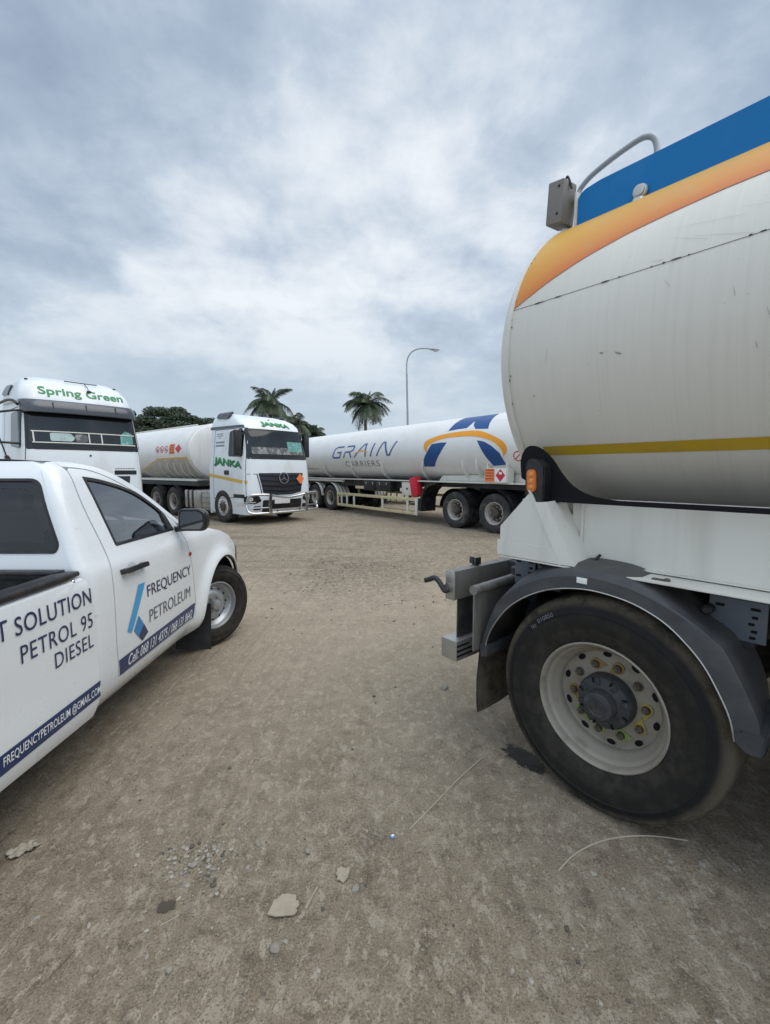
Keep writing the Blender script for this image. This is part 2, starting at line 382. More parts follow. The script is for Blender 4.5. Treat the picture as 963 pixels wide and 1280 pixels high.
class PM:
    """panels: flat 2D outlines mapped through fn(u,v) onto a curved surface, with exact normals"""
    def __init__(s, ctr): s.v = []; s.n = []; s.f = []; s.m = []; s.mats = []; s.ctr = Vector(ctr); s.att = []
    def put(s, tb, fn, m, off, th, step, att=None):
        for ax in (0, 1):
            cs = [v.co[ax] for v in tb.verts]
            if not cs: return
            lo, hi = min(cs), max(cs); st = step[ax]
            if not st: continue
            k = math.floor(lo / st) + 1
            while k * st < hi - 1e-6:
                co = Vector((0, 0, 0)); co[ax] = k * st; no = Vector((0, 0, 0)); no[ax] = 1
                bmesh.ops.bisect_plane(tb, geom=tb.verts[:] + tb.edges[:] + tb.faces[:], plane_co=co, plane_no=no, dist=1e-6); k += 1
        tb.verts.index_update()
        if m not in s.mats: s.mats.append(m)
        mi = s.mats.index(m); b0 = len(s.v); P = []; Nn = []
        h = .002
        for v in tb.verts:
            u, w = v.co.x, v.co.y
            hu = h if not step[0] or step[0] < 1 else .2; hv = h if not step[1] or step[1] < 1 else .2
            p = Vector(fn(u, w)); a = Vector(fn(u + hu, w)) - Vector(fn(u - hu, w)); b = Vector(fn(u, w + hv)) - Vector(fn(u, w - hv))
            n = a.cross(b); n = n.normalized() if n.length > 1e-12 else Vector((0, 0, 1))
            if n.dot(p - s.ctr) < 0: n = -n
            P.append(p); Nn.append(n)
            s.v.append(p + n * off); s.n.append(n); s.att.append(att(u, w) if att else 0)
        flips = []
        for f in tb.faces:
            ids = [v.index for v in f.verts]
            fnm = (P[ids[1]] - P[ids[0]]).cross(P[ids[2]] - P[ids[0]])
            if fnm.dot(Nn[ids[0]]) < 0: ids = ids[::-1]
            s.f.append([b0 + i for i in ids]); s.m.append(mi)
        if th:
            b1 = len(s.v)
            for p, n in zip(P, Nn): s.v.append(p + n * (off - th)); s.n.append(-n); s.att.append(0)
            for f in tb.faces:
                ids = [v.index for v in f.verts]
                fnm = (P[ids[1]] - P[ids[0]]).cross(P[ids[2]] - P[ids[0]])
                if fnm.dot(Nn[ids[0]]) > 0: ids = ids[::-1]
                s.f.append([b1 + i for i in ids]); s.m.append(mi)
            for e in tb.edges:
                if len(e.link_faces) != 1: continue
                i, j = e.verts[0].index, e.verts[1].index
                fc = e.link_faces[0]; cm = Vector((0, 0, 0))
                for v in fc.verts: cm += P[v.index]
                cm /= len(fc.verts)
                q = [P[i] + Nn[i] * off, P[j] + Nn[j] * off, P[j] + Nn[j] * (off - th), P[i] + Nn[i] * (off - th)]
                n = (q[1] - q[0]).cross(q[2] - q[0])
                if n.length < 1e-12: continue
                n.normalize()
                if n.dot(q[0] - cm) < 0: n = -n; q = q[::-1]
                b = len(s.v)
                for x in q: s.v.append(x); s.n.append(n); s.att.append(0)
                s.f.append([b, b + 1, b + 2, b + 3]); s.m.append(mi)
        tb.free()
    def panel(s, loops, fn, m, off=0, th=0, step=(.08, .08), att=None):
        tb = bmesh.new(); L3 = [[Vector((u, v, 0)) for u, v in lp] for lp in loops]
        vs = [tb.verts.new(p) for lp in L3 for p in lp]
        for t in tessellate_polygon(L3):
            try: tb.faces.new([vs[i] for i in t])
            except ValueError: pass
        s.put(tb, fn, m, off, th, step, att); return s
    def text(s, txt, fn, m, box, off=.002, bold=0, shear=0, step=(0, .08), th=0, pre=None, spacing=1):
        """box = (u0, v0, u1, v1): the text's own extent is stretched onto it"""
        cu = bpy.data.curves.new('t', 'FONT'); cu.body = txt; cu.offset = bold; cu.shear = shear; cu.resolution_u = 4; cu.space_character = spacing
        ob = bpy.data.objects.new('t', cu); COL.objects.link(ob)
        dg = bpy.context.evaluated_depsgraph_get(); me = bpy.data.meshes.new_from_object(ob.evaluated_get(dg))
        bpy.data.objects.remove(ob); bpy.data.curves.remove(cu)
        tb = bmesh.new(); tb.from_mesh(me); bpy.data.meshes.remove(me)
        xs = [v.co.x for v in tb.verts]; ys = [v.co.y for v in tb.verts]
        x0, x1, y0, y1 = min(xs), max(xs), min(ys), max(ys)
        for v in tb.verts:
            a = (v.co.x - x0) / (x1 - x0); b = (v.co.y - y0) / (y1 - y0)
            if pre: a, b = pre(a, b)
            v.co.x = box[0] + (box[2] - box[0]) * a; v.co.y = box[1] + (box[3] - box[1]) * b; v.co.z = 0
        s.put(tb, fn, m, off, th, step); return s
    def obj(s, name, parent=None, fade=False):
        me = bpy.data.meshes.new(name)
        v = [XF[0] @ p for p in s.v]
        me.from_pydata(v, [], s.f)
        for m in s.mats: me.materials.append(MATS[m])
        me.polygons.foreach_set('material_index', s.m)
        me.polygons.foreach_set('use_smooth', [True] * len(s.f))
        if fade:
            a = me.attributes.new('fade', 'FLOAT', 'POINT'); a.data.foreach_set('value', s.att)
        me.update()
        me.normals_split_custom_set_from_vertices([tuple(n) for n in s.n])
        return link(name, me, parent)
def interp(xs, ys):
    def f(x):
        if x <= xs[0]: return ys[0]
        for i in range(len(xs) - 1):
            if x <= xs[i + 1]:
                t = (x - xs[i]) / (xs[i + 1] - xs[i]); return ys[i] + (ys[i + 1] - ys[i]) * t
        return ys[-1]
    return f
def hermite(xs, ys):
    """smooth monotone-ish interpolation for body curves"""
    n = len(xs); d = [(ys[i + 1] - ys[i]) / (xs[i + 1] - xs[i]) for i in range(n - 1)]
    m = [d[0]] + [0 if d[i - 1] * d[i] <= 0 else (d[i - 1] + d[i]) / 2 for i in range(1, n - 1)] + [d[-1]]
    def f(x):
        if x <= xs[0]: return ys[0] + m[0] * (x - xs[0])
        if x >= xs[-1]: return ys[-1] + m[-1] * (x - xs[-1])
        for i in range(n - 1):
            if x <= xs[i + 1]:
                h = xs[i + 1] - xs[i]; t = (x - xs[i]) / h
                return (2*t**3 - 3*t*t + 1)*ys[i] + (t**3 - 2*t*t + t)*h*m[i] + (-2*t**3 + 3*t*t)*ys[i+1] + (t**3 - t*t)*h*m[i+1]
    return f
def copy_tree(o, parent=None):
    c = o.copy(); COL.objects.link(c)
    if parent: c.parent = parent
    for ch in list(o.children): copy_tree(ch, c)
    return c

# ---------------------------------------------------------------- ground
def ground_mat():
    m, t, b = base_mat('dirt')
    c = nn(t, 'ShaderNodeTexCoord')
    def mapped(rot=0, sc=(1, 1, 1)):
        mpn = nn(t, 'ShaderNodeMapping'); t.links.new(c.outputs['Object'], mpn.inputs[0]); mpn.inputs['Scale'].default_value = sc; mpn.inputs['Rotation'].default_value = (0, 0, rot); return mpn.outputs[0]
    def ns(vec, scale, det=6, rough=.6, dist=0):
        n = nn(t, 'ShaderNodeTexNoise'); t.links.new(vec, n.inputs['Vector']); n.inputs['Scale'].default_value = scale
        n.inputs['Detail'].default_value = det; n.inputs['Roughness'].default_value = rough; n.inputs['Distortion'].default_value = dist
        return n.outputs[0]
    base = mapped()
    big = ns(base, .45, 6, .6); mid = ns(base, 3.2, 8, .65, .4); fine = ns(base, 28, 6, .7); grit = ns(base, 140, 3, .7)
    fleck = ns(mapped(R(35), (1, .55, 1)), 26, 5, .65, .25)
    track = ns(mapped(R(-4), (7, .22, 1)), 1.6, 5, .55)
    track2 = ns(mapped(R(38), (6, .25, 1)), 1.5, 5, .55)
    vo = nn(t, 'ShaderNodeTexVoronoi'); t.links.new(base, vo.inputs['Vector']); vo.inputs['Scale'].default_value = 42; vo.feature = 'F1'; vo.inputs['Randomness'].default_value = 1
    vo2 = nn(t, 'ShaderNodeTexVoronoi'); t.links.new(base, vo2.inputs['Vector']); vo2.inputs['Scale'].default_value = 17
    col = ramp(t, math_(t, 'MULTIPLY_ADD', mid, .6, math_(t, 'MULTIPLY', big, .4)), [(.30, (.175, .136, .092)), (.46, (.255, .204, .143)), (.60, (.320, .260, .188)), (.75, (.375, .312, .232))])
    col = mixc(t, math_(t, 'MULTIPLY', sstep(t, track, .52, .70), .22), col, (.13, .102, .072))
    col = mixc(t, math_(t, 'MULTIPLY', sstep(t, track2, .54, .72), .22), col, (.36, .305, .235))
    col = mixc(t, math_(t, 'MULTIPLY', sstep(t, fleck, .56, .61), .72), col, (.45, .385, .295))
    col = mixc(t, math_(t, 'MULTIPLY', sstep(t, fine, .56, .70), .5), col, (.105, .082, .058))
    m2 = ns(base, 11, 7, .72, .3)
    col = mixc(t, math_(t, 'MULTIPLY', sstep(t, m2, .53, .60), .55), col, (.42, .355, .27))
    col = mixc(t, math_(t, 'MULTIPLY', sstep(t, m2, .46, .37), .60), col, (.125, .098, .07))
    col = mixc(t, math_(t, 'MULTIPLY', sstep(t, grit, .54, .66), .65), col, (.42, .37, .30))
    col = mixc(t, math_(t, 'MULTIPLY', sstep(t, grit, .46, .34), .65), col, (.075, .06, .044))
    # scattered embedded chips: only some voronoi cells are stones
    chip = math_(t, 'MULTIPLY', sstep(t, ns(base, 62, 3, .6, .2), .60, .66), sstep(t, ns(base, 2.1, 4, .6), .42, .6))
    col = mixc(t, math_(t, 'MULTIPLY', chip, .75), col, (.42, .365, .285))
    # dark gravelly scuffed patch in the middle distance
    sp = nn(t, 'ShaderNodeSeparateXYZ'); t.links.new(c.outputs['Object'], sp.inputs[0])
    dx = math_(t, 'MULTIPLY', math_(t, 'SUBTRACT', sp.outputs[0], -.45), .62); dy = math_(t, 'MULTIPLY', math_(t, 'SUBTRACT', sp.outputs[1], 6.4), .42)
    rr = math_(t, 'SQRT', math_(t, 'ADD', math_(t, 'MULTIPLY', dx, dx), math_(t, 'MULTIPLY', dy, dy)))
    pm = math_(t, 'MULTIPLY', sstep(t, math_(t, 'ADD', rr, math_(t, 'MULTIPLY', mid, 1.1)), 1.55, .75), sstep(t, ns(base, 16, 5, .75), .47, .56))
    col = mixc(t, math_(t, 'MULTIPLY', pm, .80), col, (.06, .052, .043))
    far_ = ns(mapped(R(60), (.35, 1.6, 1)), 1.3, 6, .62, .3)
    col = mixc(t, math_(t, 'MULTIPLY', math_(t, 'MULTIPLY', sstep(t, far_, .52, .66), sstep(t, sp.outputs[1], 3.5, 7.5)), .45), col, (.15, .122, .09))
    # wheel tracks pressed into the dirt: a pair of ribbed bands beside the pickup and one sweeping across
    def band(ax, ay, bx, by, w):
        d = Vector((bx - ax, by - ay)).normalized(); nx_, ny_ = -d.y, d.x
        dist = math_(t, 'ADD', math_(t, 'MULTIPLY', sp.outputs[0], nx_), math_(t, 'MULTIPLY_ADD', sp.outputs[1], ny_, -(ax * nx_ + ay * ny_)))
        dist = math_(t, 'ADD', dist, math_(t, 'MULTIPLY_ADD', big, .24, -.12))
        m1 = sstep(t, math_(t, 'ABSOLUTE', dist), w, w * .75)
        rib = math_(t, 'MULTIPLY_ADD', math_(t, 'SINE', math_(t, 'ADD', math_(t, 'MULTIPLY', dist, 6.283 * 2.6 / w), math_(t, 'MULTIPLY', mid, 7.0))), .5, .5)
        return math_(t, 'MULTIPLY', math_(t, 'MULTIPLY', m1, rib), sstep(t, ns(base, 1.7, 5, .65), .42, .62))
    tk1 = math_(t, 'MAXIMUM', math_(t, 'MAXIMUM', band(-.74, .5, -.92, 3.4, .16), band(-.30, .5, -.48, 5.0, .15)), band(2.2, 3.2, -1.4, 8.5, .16))
    col = mixc(t, math_(t, 'MULTIPLY', tk1, .30), col, (.135, .106, .074))
    lit_mid_ = sstep(t, math_(t, 'ADD', math_(t, 'ABSOLUTE', math_(t, 'SUBTRACT', sp.outputs[1], 4.6)), math_(t, 'MULTIPLY', big, 2.0)), 4.2, 1.2)  # middle ground painted lighter, near ground left darker, as the light falls off
    col = mixc(t, math_(t, 'MULTIPLY', lit_mid_, .42), col, (.52, .43, .315))
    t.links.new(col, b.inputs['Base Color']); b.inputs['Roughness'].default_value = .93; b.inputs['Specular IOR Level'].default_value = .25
    hgt = math_(t, 'ADD', math_(t, 'MULTIPLY', fine, .55), math_(t, 'MULTIPLY', grit, .28))
    hgt = math_(t, 'ADD', hgt, math_(t, 'MULTIPLY', mid, .9))
    hgt = math_(t, 'ADD', hgt, math_(t, 'MULTIPLY', chip, .35))
    hgt = math_(t, 'SUBTRACT', hgt, math_(t, 'MULTIPLY', sstep(t, track, .5, .68), .25))
    hgt = math_(t, 'SUBTRACT', hgt, math_(t, 'MULTIPLY', tk1, .14))
    bp = nn(t, 'ShaderNodeBump'); bp.inputs['Strength'].default_value = .9; bp.inputs['Distance'].default_value = .026
    t.links.new(hgt, bp.inputs['Height']); t.links.new(bp.outputs[0], b.inputs['Normal'])
ground_mat()
def gh(x, y):
    """ground height: centimetre-scale unevenness"""
    a = noise.noise((x * 1.3, y * 1.3, 0)) * .012 + noise.noise((x * 5, y * 5, 3)) * .005 + noise.noise((x * 14, y * 14, 7)) * .0025
    return a * min(1, 40 / (1 + x * x * .3 + y * y * .3) + .25)
def axis_coords(lo, hi, near0, near1, step, grow=1.18):
    xs = []; x = near0
    while x <= near1: xs.append(x); x += step
    s_ = step
    while xs[-1] < hi: s_ *= grow; xs.append(xs[-1] + s_)
    s_ = step; left = [near0]
    while left[-1] > lo: s_ *= grow; left.append(left[-1] - s_)
    return sorted(set(left[1:] + xs))
gx = axis_coords(-900, 900, -3.2, 3.2, .035); gy = axis_coords(-300, 1600, .6, 7.0, .035)
gv = []; gf = []
for y in gy:
    for x in gx: gv.append((x, y, gh(x, y) - .004))
nx = len(gx)
for j in range(len(gy) - 1):
    for i in range(nx - 1): gf.append((j * nx + i, j * nx + i + 1, (j + 1) * nx + i + 1, (j + 1) * nx + i))
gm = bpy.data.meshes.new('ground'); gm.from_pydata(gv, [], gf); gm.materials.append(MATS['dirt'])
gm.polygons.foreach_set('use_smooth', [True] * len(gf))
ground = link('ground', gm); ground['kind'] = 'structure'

# ---------------------------------------------------------------- wheels
WC = {}
def wheel_meshes(key, Rr, rim, width, style, seg=48):
    if key in WC: return WC[key]
    d = {}
    sv, XF[0] = XF[0], Matrix.Identity(4)
    k = Rr - rim
    # tyre: outer sidewall at z=0, wheel's inner side at z=-width
    prof = [(rim - .012, -.05), (rim, -.022), (rim + .012, -.012), (rim + k * .16, -.002), (rim + k * .30, .008), (rim + k * .33, .0085), (rim + k * .345, .011), (rim + k * .5, .012), (rim + k * .62, .010), (rim + k * .635, .013), (rim + k * .66, .013), (rim + k * .68, .008), (rim + k * .78, .0), (rim + k * .84, -.004), (rim + k * .86, -.0035), (rim + k * .90, -.010), (rim + k * .95, -.022), (rim + k * .985, -.04), (Rr - .001, -.06)]
    ng = 4; gw = .012; tw = width - .12
    for i in range(ng):
        zc = -.06 - tw * (i + 1) / (ng + 1)
        prof += [(Rr, zc + gw / 2 + .001), (Rr - .012, zc + gw / 2 - .002), (Rr - .012, zc - gw / 2 + .002), (Rr, zc - gw / 2 - .001)]
    prof += [(Rr - .001, -width + .06), (rim + k * .95, -width + .025), (rim + k * .7, -width + .002), (rim + k * .3, -width), (rim, -width + .03)]
    jit = None
    if style == 'pickup':
        jit = lambda j, q: (-.010 if q % 3 == 0 else 0) if 15 <= j <= 18 else 0
    t = MB(); t.lathe(prof, 'rubber' if style in ('near', 'pickup') else 'tyre_dusty', seg, jit=jit)
    if style == 'near':
        for q in range(84):
            a = 2 * math.pi * q / 84
            t.box((rim + k * .885, 0, -.0100), (k * .05, .0055 if q % 3 else .011, .006), 'rubber', 0, Matrix.Rotation(a, 4, 'Z'))
        for q in range(150):
            a = 2 * math.pi * q / 150
            if (q // 10) % 3: t.box((rim + k * .42, 0, .0112), (k * .035, .0035, .003), 'rubber', 0, Matrix.Rotation(a, 4, 'Z'))
    d['tyre'] = t.mesh('tyre', 40)
    r = MB()
    if style == 'near':
        pr = [(rim + .006, -.028), (rim + .005, -.014), (rim - .001, -.010), (rim - .007, -.014), (rim - .013, -.028), (rim - .017, -.048), (rim - .026, -.056), (rim - .034, -.066), (rim - .040, -.086), (rim - .052, -.096), (rim - .058, -.118), (rim - .06, -.132), (rim - .068, -.140), (rim - .078, -.140), (.17, -.132), (.13, -.130)]
        r.lathe(pr, 'rim_cream', seg, caps=(0, 1))
        for q in range(10):
            a = R(18 + 36 * q); c = Vector((math.cos(a), math.sin(a), 0))
            m = Matrix.Translation(c * .2135 + Vector((0, 0, -.1365))) @ Matrix.Rotation(a, 4, 'Z') @ Matrix.Diagonal((.8, 1.25, 1, 1))
            r.lathe([(.0165, .0), (.0155, .0012), (.013, .0015)], 'black_matte', 16, m, caps=(0, 1))
        d['hub'] = MB().lathe([(.128, -.13), (.127, -.085), (.118, -.068), (.085, -.060), (.072, -.056), (.069, -.02), (.064, -.008), (.056, -.004)], 'hub_grey', 48, caps=(0, 1))
        for q in range(8):
            a = R(45 * q + 10); m = Matrix.Rotation(a, 4, 'Z')
            d['hub'].box((.10, 0, -.062), (.034, .022, .012), 'hub_grey', .004, m)
            d['hub'].box((.10, .022, -.0635), (.038, .010, .002), 'black_matte', 0, m)
        d['hub'].lathe([(.046, -.003), (.044, .0), (.038, .0), (.036, -.003)], 'hub_grey', 32)
        d['hub'].box((-.006, .006, -.002), (.006, .034, .004), 'hub_grey', .001); d['hub'].box((.008, .0, -.002), (.022, .006, .004), 'hub_grey', .001); d['hub'].box((.012, -.012, -.002), (.006, .022, .004), 'hub_grey', .001)
        d['hub'] = d['hub'].mesh('hub', 30)
        nt_ = MB().lathe([(.0215, 0), (.0215, .004), (.017, .005)], 'nut_rust', 20, caps=(0, 0)).lathe([(.0175, .004), (.0175, .024), (.0145, .028), (.009, .028)], 'nut_rust', 6, caps=(0, 1)).lathe([(.0085, .028), (.0085, .036), (.006, .038)], 'nut_rust', 12, caps=(0, 1))
        d['nut'] = nt_.mesh('lug_nut', 25)
        for nm in ('tag_yellow', 'tag_green', 'tag_amber'):
            g = MB().lathe([(.027, .001), (.027, .006), (.021, .007), (.0185, .007), (.0185, .001)], nm, 20)
            g.prism([(.019, -.019), (.058, 0), (.019, .019)], lambda u, v, dd: Vector((u, v, .002 + dd)), .004, nm)
            d[nm] = g.mesh('nut_indicator', 30)
    elif style == 'pickup':
        pr = [(rim + .006, -.03), (rim + .003, -.016), (rim - .006, -.014), (rim - .012, -.024), (rim - .02, -.048), (rim - .034, -.058), (rim - .045, -.075), (rim - .052, -.082), (rim - .072, -.078), (rim - .09, -.060), (.098, -.052), (.075, -.056), (.06, -.06)]
        r.lathe(pr, 'steel_rim', seg, caps=(0, 1))
        for q in range(12):
            a = R(30 * q); m = Matrix.Rotation(a, 4, 'Z') @ Matrix.Translation((rim - .066, 0, -.0785))
            r.lathe([(.010, .0015), (.009, .003), (.006, .003)], 'black_matte', 12, m, caps=(0, 1))
        for q in range(6):
            a = R(60 * q); m = Matrix.Rotation(a, 4, 'Z') @ Matrix.Translation((.07, 0, -.056))
            r.lathe([(.010, 0), (.010, .02), (.006, .026)], 'steel_rim', 6, m, caps=(0, 1))
        d['hub'] = MB().lathe([(.05, -.06), (.047, -.02), (.042, -.010), (.03, -.006)], 'steel_rim', 28, caps=(0, 1)).mesh('hub', 30)
    elif style == 'front':     # steer-axle rim: disc near the outside, convex hub
        pr = [(rim + .006, -.03), (rim + .004, -.012), (rim - .01, -.012), (rim - .02, -.05), (rim - .045, -.075), (rim - .065, -.06), (.175, -.03), (.15, -.025), (.135, -.03)]
        r.lathe(pr, 'rim_dull', seg, caps=(0, 1))
        for q in range(10):
            a = R(36 * q); r.lathe([(.02, -.002), (.018, .001)], 'black_matte', 12, Matrix.Rotation(a, 4, 'Z') @ Matrix.Translation((rim - .075, 0, -.052)), caps=(0, 1))
            r.lathe([(.02, 0), (.018, .04)], 'nut_rust', 6, Matrix.Rotation(a + .3, 4, 'Z') @ Matrix.Translation((.165, 0, -.03)), caps=(0, 1))
        d['hub'] = MB().lathe([(.13, -.03), (.125, .02), (.10, .04), (.08, .045)], 'rim_dark', 28, caps=(0, 1)).mesh('hub', 30)
    else:                      # deep-dish dual / trailer rim
        dp = .16 if style == 'dual' else .12
        pr = [(rim + .006, -.03), (rim + .004, -.012), (rim - .012, -.012), (rim - .02, -.045), (rim - .04, -.07), (rim - .05, -.1), (rim - .055, -dp), (.16, -dp + .005), (.13, -dp + .01)]
        r.lathe(pr, 'rim_dull', seg, caps=(0, 1))
        r.lathe([(rim - .07, -dp + .006), (.13, -dp + .014)], 'rim_dark', seg, caps=(0, 1))
        for q in range(8):
            a = R(45 * q); r.lathe([(.02, 0), (.018, .035)], 'rim_dull', 6, Matrix.Rotation(a, 4, 'Z') @ Matrix.Translation((.165, 0, -dp + .01)), caps=(0, 1))
        d['hub'] = MB().lathe([(.12, -dp), (.115, -.05), (.09, -.02), (.07, -.015)], 'rim_dark', 24, caps=(0, 1)).mesh('hub', 30)
    d['rim'] = r.mesh('rim', 35)
    XF[0] = sv; WC[key] = d; return d
def wheel(parent, loc, outward, key, Rr, rim, width, style, seg=40, dual=0, spin=0):
    """outward: unit vector in the parent's frame"""
    d = wheel_meshes(key, Rr, rim, width, style, seg)
    z = Vector(outward).normalized(); y = Vector((0, 0, 1)); x = y.cross(z).normalized()
    M = Matrix((x, y, z)).transposed().to_4x4(); M.translation = Vector(loc)
    w = link('wheel', d['rim'], parent); w.matrix_local = M @ Matrix.Rotation(spin, 4, 'Z')
    link('tyre', d['tyre'], w); link('hub', d['hub'], w)
    if dual:
        t = link('inner_tyre', d['tyre'], w); t.location = (0, 0, -dual)
    return w

# ---------------------------------------------------------------- tank shells
def tank_fn(a, b, z0, side=1):
    def f(x, th):       # th in degrees above the horizontal on the given side
        return Vector((x, side * a * math.cos(R(th)), z0 + b * math.sin(R(th))))
    return f
def tank_mb(x0, x1, a, b, z0, m, dish=(.12, .12), seg=96, rings=(), stepx=.5, skin=None):
    mb = MB()
    xs = []; n = max(2, int(abs(x1 - x0) / stepx))
    st = [(x0 + (x1 - x0) * i / n, 1) for i in range(n + 1)]
    sgn = 1 if x1 > x0 else -1
    def cap(xe, dirn, dd):
        o = []
        for t in (.0, .35, .6, .8, .93, 1.0)[1:]:
            o.append((xe + dirn * dd * (1 - (1 - t) ** 2) ** 1, math.sqrt(max(0, 1 - t ** 2.6)) if t < 1 else 0.0))
        return o
    pre = [(x, s) for x, s in cap(x0, -sgn, dish[0])][::-1]; post = cap(x1, sgn, dish[1])
    rows = [[(x, a * max(s, .002) * math.cos(k * 2 * math.pi / seg), z0 + b * max(s, .002) * math.sin(k * 2 * math.pi / seg)) for k in range(seg)] for x, s in pre + st + post]
    mb.grid(rows, m, close=True)
    return mb
def tank_ring(mb, x, w, h, a, b, z0, m, seg=96):
    rows = []
    for (dx, dh) in ((-w / 2, -.01), (-w / 2, h), (w / 2, h), (w / 2, -.01)):
        rows.append([(x + dx, (a + dh) * math.cos(k * 2 * math.pi / seg), z0 + (b + dh) * math.sin(k * 2 * math.pi / seg)) for k in range(seg)])
    mb.grid(rows, m, close=True); return mb
def arc_rib(mb, x, th0, th1, w, h, a, b, z0, side, m, lean=0, n=14):
    rows = []
    for i in range(n + 1):
        th = th0 + (th1 - th0) * i / n; hh = h * min(1, 3 * i / n + .1)
        c, s_ = side * math.cos(R(th)), math.sin(R(th)); xx = x + lean * i / n
        rows.append([(xx - w / 2, (a - .01) * c, z0 + (b - .01) * s_), (xx - w / 2, (a + hh) * c, z0 + (b + hh) * s_), (xx + w / 2, (a + hh) * c, z0 + (b + hh) * s_), (xx + w / 2, (a - .01) * c, z0 + (b - .01) * s_)])
    mb.grid(rows, m); return mb

# ---------------------------------------------------------------- near tanker trailer (right foreground)
A40 = R(40); D1 = Vector((-math.sin(A40), math.cos(A40), 0)); D2 = Vector((math.cos(A40), math.sin(A40), 0))
NT = thing('tank_trailer', 'huge white tank trailer with blue and orange bands close on the right', 'tank trailer', D2 * 3.24 + D1 * .87, R(130), 'tank trailers parked in the yard')
# local frame: x = u - .87 (towards its rear end), y = 3.24 - D (towards the open yard)
def Lc(u, D, z): return Vector((u - .87, 3.24 - D, z))
TA, TB, TZ = 1.245, .95, 2.2
tk = tank_mb(-7.2, .53, TA, TB, TZ, 'near_tank_skin', dish=(.15, .10), seg=160)
tank = tk.obj('tank', NT, 40)
tank_ring(MB(), .522, .022, .008, TA, TB, TZ, 'panel_white', 160).obj('end_rim', NT)
tf = tank_fn(TA, TB, TZ)
TC = (-2, 0, 2.2)
lo = [(.53, 13.2), (.445, 16.2), (.366, 19.0), (.293, 21.2), (.189, 24.0), (.088, 26.0), (-.037, 28.0), (-.26, 30.0), (-.46, 30.7), (-1.2, 31.5), (-3, 32), (-7.2, 32)]
flo = interp([p[0] for p in lo][::-1], [p[1] for p in lo][::-1])
band = spline(lo, 4) + [(-7.2, 56), (.53, 56)]
PM(TC).panel([band], tf, 'orange_band', off=.0025, step=(.1, 3), att=lambda u, v: max(0, min(1, (v - flo(u)) / 20))).obj('orange_band', NT, True)
PM(TC).panel([[(.40, -29.9), (-7.2, -29.9), (-7.2, -33.1), (.40, -33.1)]], tf, 'stripe_yellow', off=.0025, step=(.4, 1.6)).obj('yellow_stripe', NT)
sm = PM(TC)
sm.panel([[(.53, 13.35), (-7.2, 13.0), (-7.2, 13.14), (.53, 13.49)]], tf, 'seam_dark', off=.002, step=(.4, 0))
rnd = random.Random(3)
for i in range(30):          # paint chips along the seam and the end rim
    x = rnd.uniform(-1.1, .5); w = rnd.choice((.004, .006, .01, .02)); h = rnd.uniform(.25, .7)
    if i < 18: sm.panel([circ((x, 13.3 + .1 * (1 - x)), w, 8, ry=h * .4)], tf, 'seam_dark', off=.0032, step=(0, 0))
    else: sm.panel([circ((.515 - rnd.random() * .012, rnd.uniform(-25, 40)), .003, 8, ry=h * .6)], tf, 'seam_dark', off=.0105 if False else .0032, step=(0, 0))
sm.obj('seam', NT)
for (x, th, l, ang, w) in [(.04, -5.3, .016, 20, .006), (-.03, -6.1, .03, 30, .006), (.38, -13.8, .010, 0, .006), (-.49, -9.7, .03, 80, .0016), (-.52, -4, .06, 75, .0011), (-.2, 8, .05, 60, .0010), (-.36, 16, .22, 24, .0008), (-.25, 18, .16, 30, .0007), (-.5, 20, .2, 18, .0008), (-.42, 2, .04, 80, .0012), (.30, -3, .09, 96, .0009), (-.3, 21, .25, 15, .0007), (-.62, 6, .10, 70, .0009), (-.15, 14.6, .05, 12, .0012)]:
    ca, sa = math.cos(R(ang)), math.sin(R(ang)); k = 1 / R(1) / 1.1
    pts = [(-l / 2, -w / 2), (0, -w * .7), (l / 2, -w * .2), (l / 2, w * .2), (0, w * .5), (-l / 2, w / 2)]
    sc = PM(TC); sc.panel([[(x + p * ca - q * sa, th + (p * sa + q * ca) * k) for p, q in pts]], tf, 'scratch', off=.003, step=(0, 0)); sc.obj('scuff_mark', NT)
# coaming along the top
cy = 3.24 - 2.52
def cofn(u, v, d): return Vector((u - .87, cy - .006 - d, v))
cm = MB(); cm.prism(rpoly([(1.32, 2.93), (1.32, 3.13), (1.29, 3.158), (1.20, 3.17), (-6.3, 3.17), (-6.3, 2.93)], [0, .02, .02, .02, 0, 0]), cofn, .05, 'coaming_blue', .004)
coam = cm.obj('coaming', NT)
MB().box(Lc(1.326, 2.55, 3.045), (.012, .08, .23), 'panel_white', .003).obj('coaming_end', NT)
MB().prism([(1.32, 2.93), (1.32, 3.16), (-6.3, 3.16), (-6.3, 2.93)], lambda u, v, d: Vector((u - .87, -cy + d, v)), .05, 'coaming_blue').obj('coaming', NT)
vv = MB()
vv.lathe([(.034, 0), (.036, .01), (.032, .018), (.026, .02), (.026, .03), (.018, .032)], 'alu', 24, Matrix.Translation((.985 - .87, cy, 3.005)) @ Matrix.Rotation(R(-90), 4, 'X'), caps=(1, 1))
vv.lathe([(.03, 0), (.032, .03), (.02, .04)], 'alu', 20, Matrix.Translation((.985 - .87, cy + .012, 2.935)) @ Matrix.Rotation(R(-50), 4, 'X'), caps=(1, 1))
vv.obj('breather_valve', NT)
bxm = Matrix.Translation(Lc(1.405, 2.50, 3.115)) @ Matrix.Rotation(R(-7), 4, 'Y') @ Matrix.Rotation(R(-6), 4, 'X')
bx = MB().box((0, 0, 0), (.095, .14, .215), 'box_steel', .008, bxm)
for dz in (-.06, .075): bx.lathe([(.007, 0), (.006, .005), (.003, .006)], 'black_plastic', 10, bxm @ Matrix.Translation((-.02, .07, dz)) @ Matrix.Rotation(R(-90), 4, 'X'), caps=(0, 1))
jb = bx.obj('lamp_housing', NT)
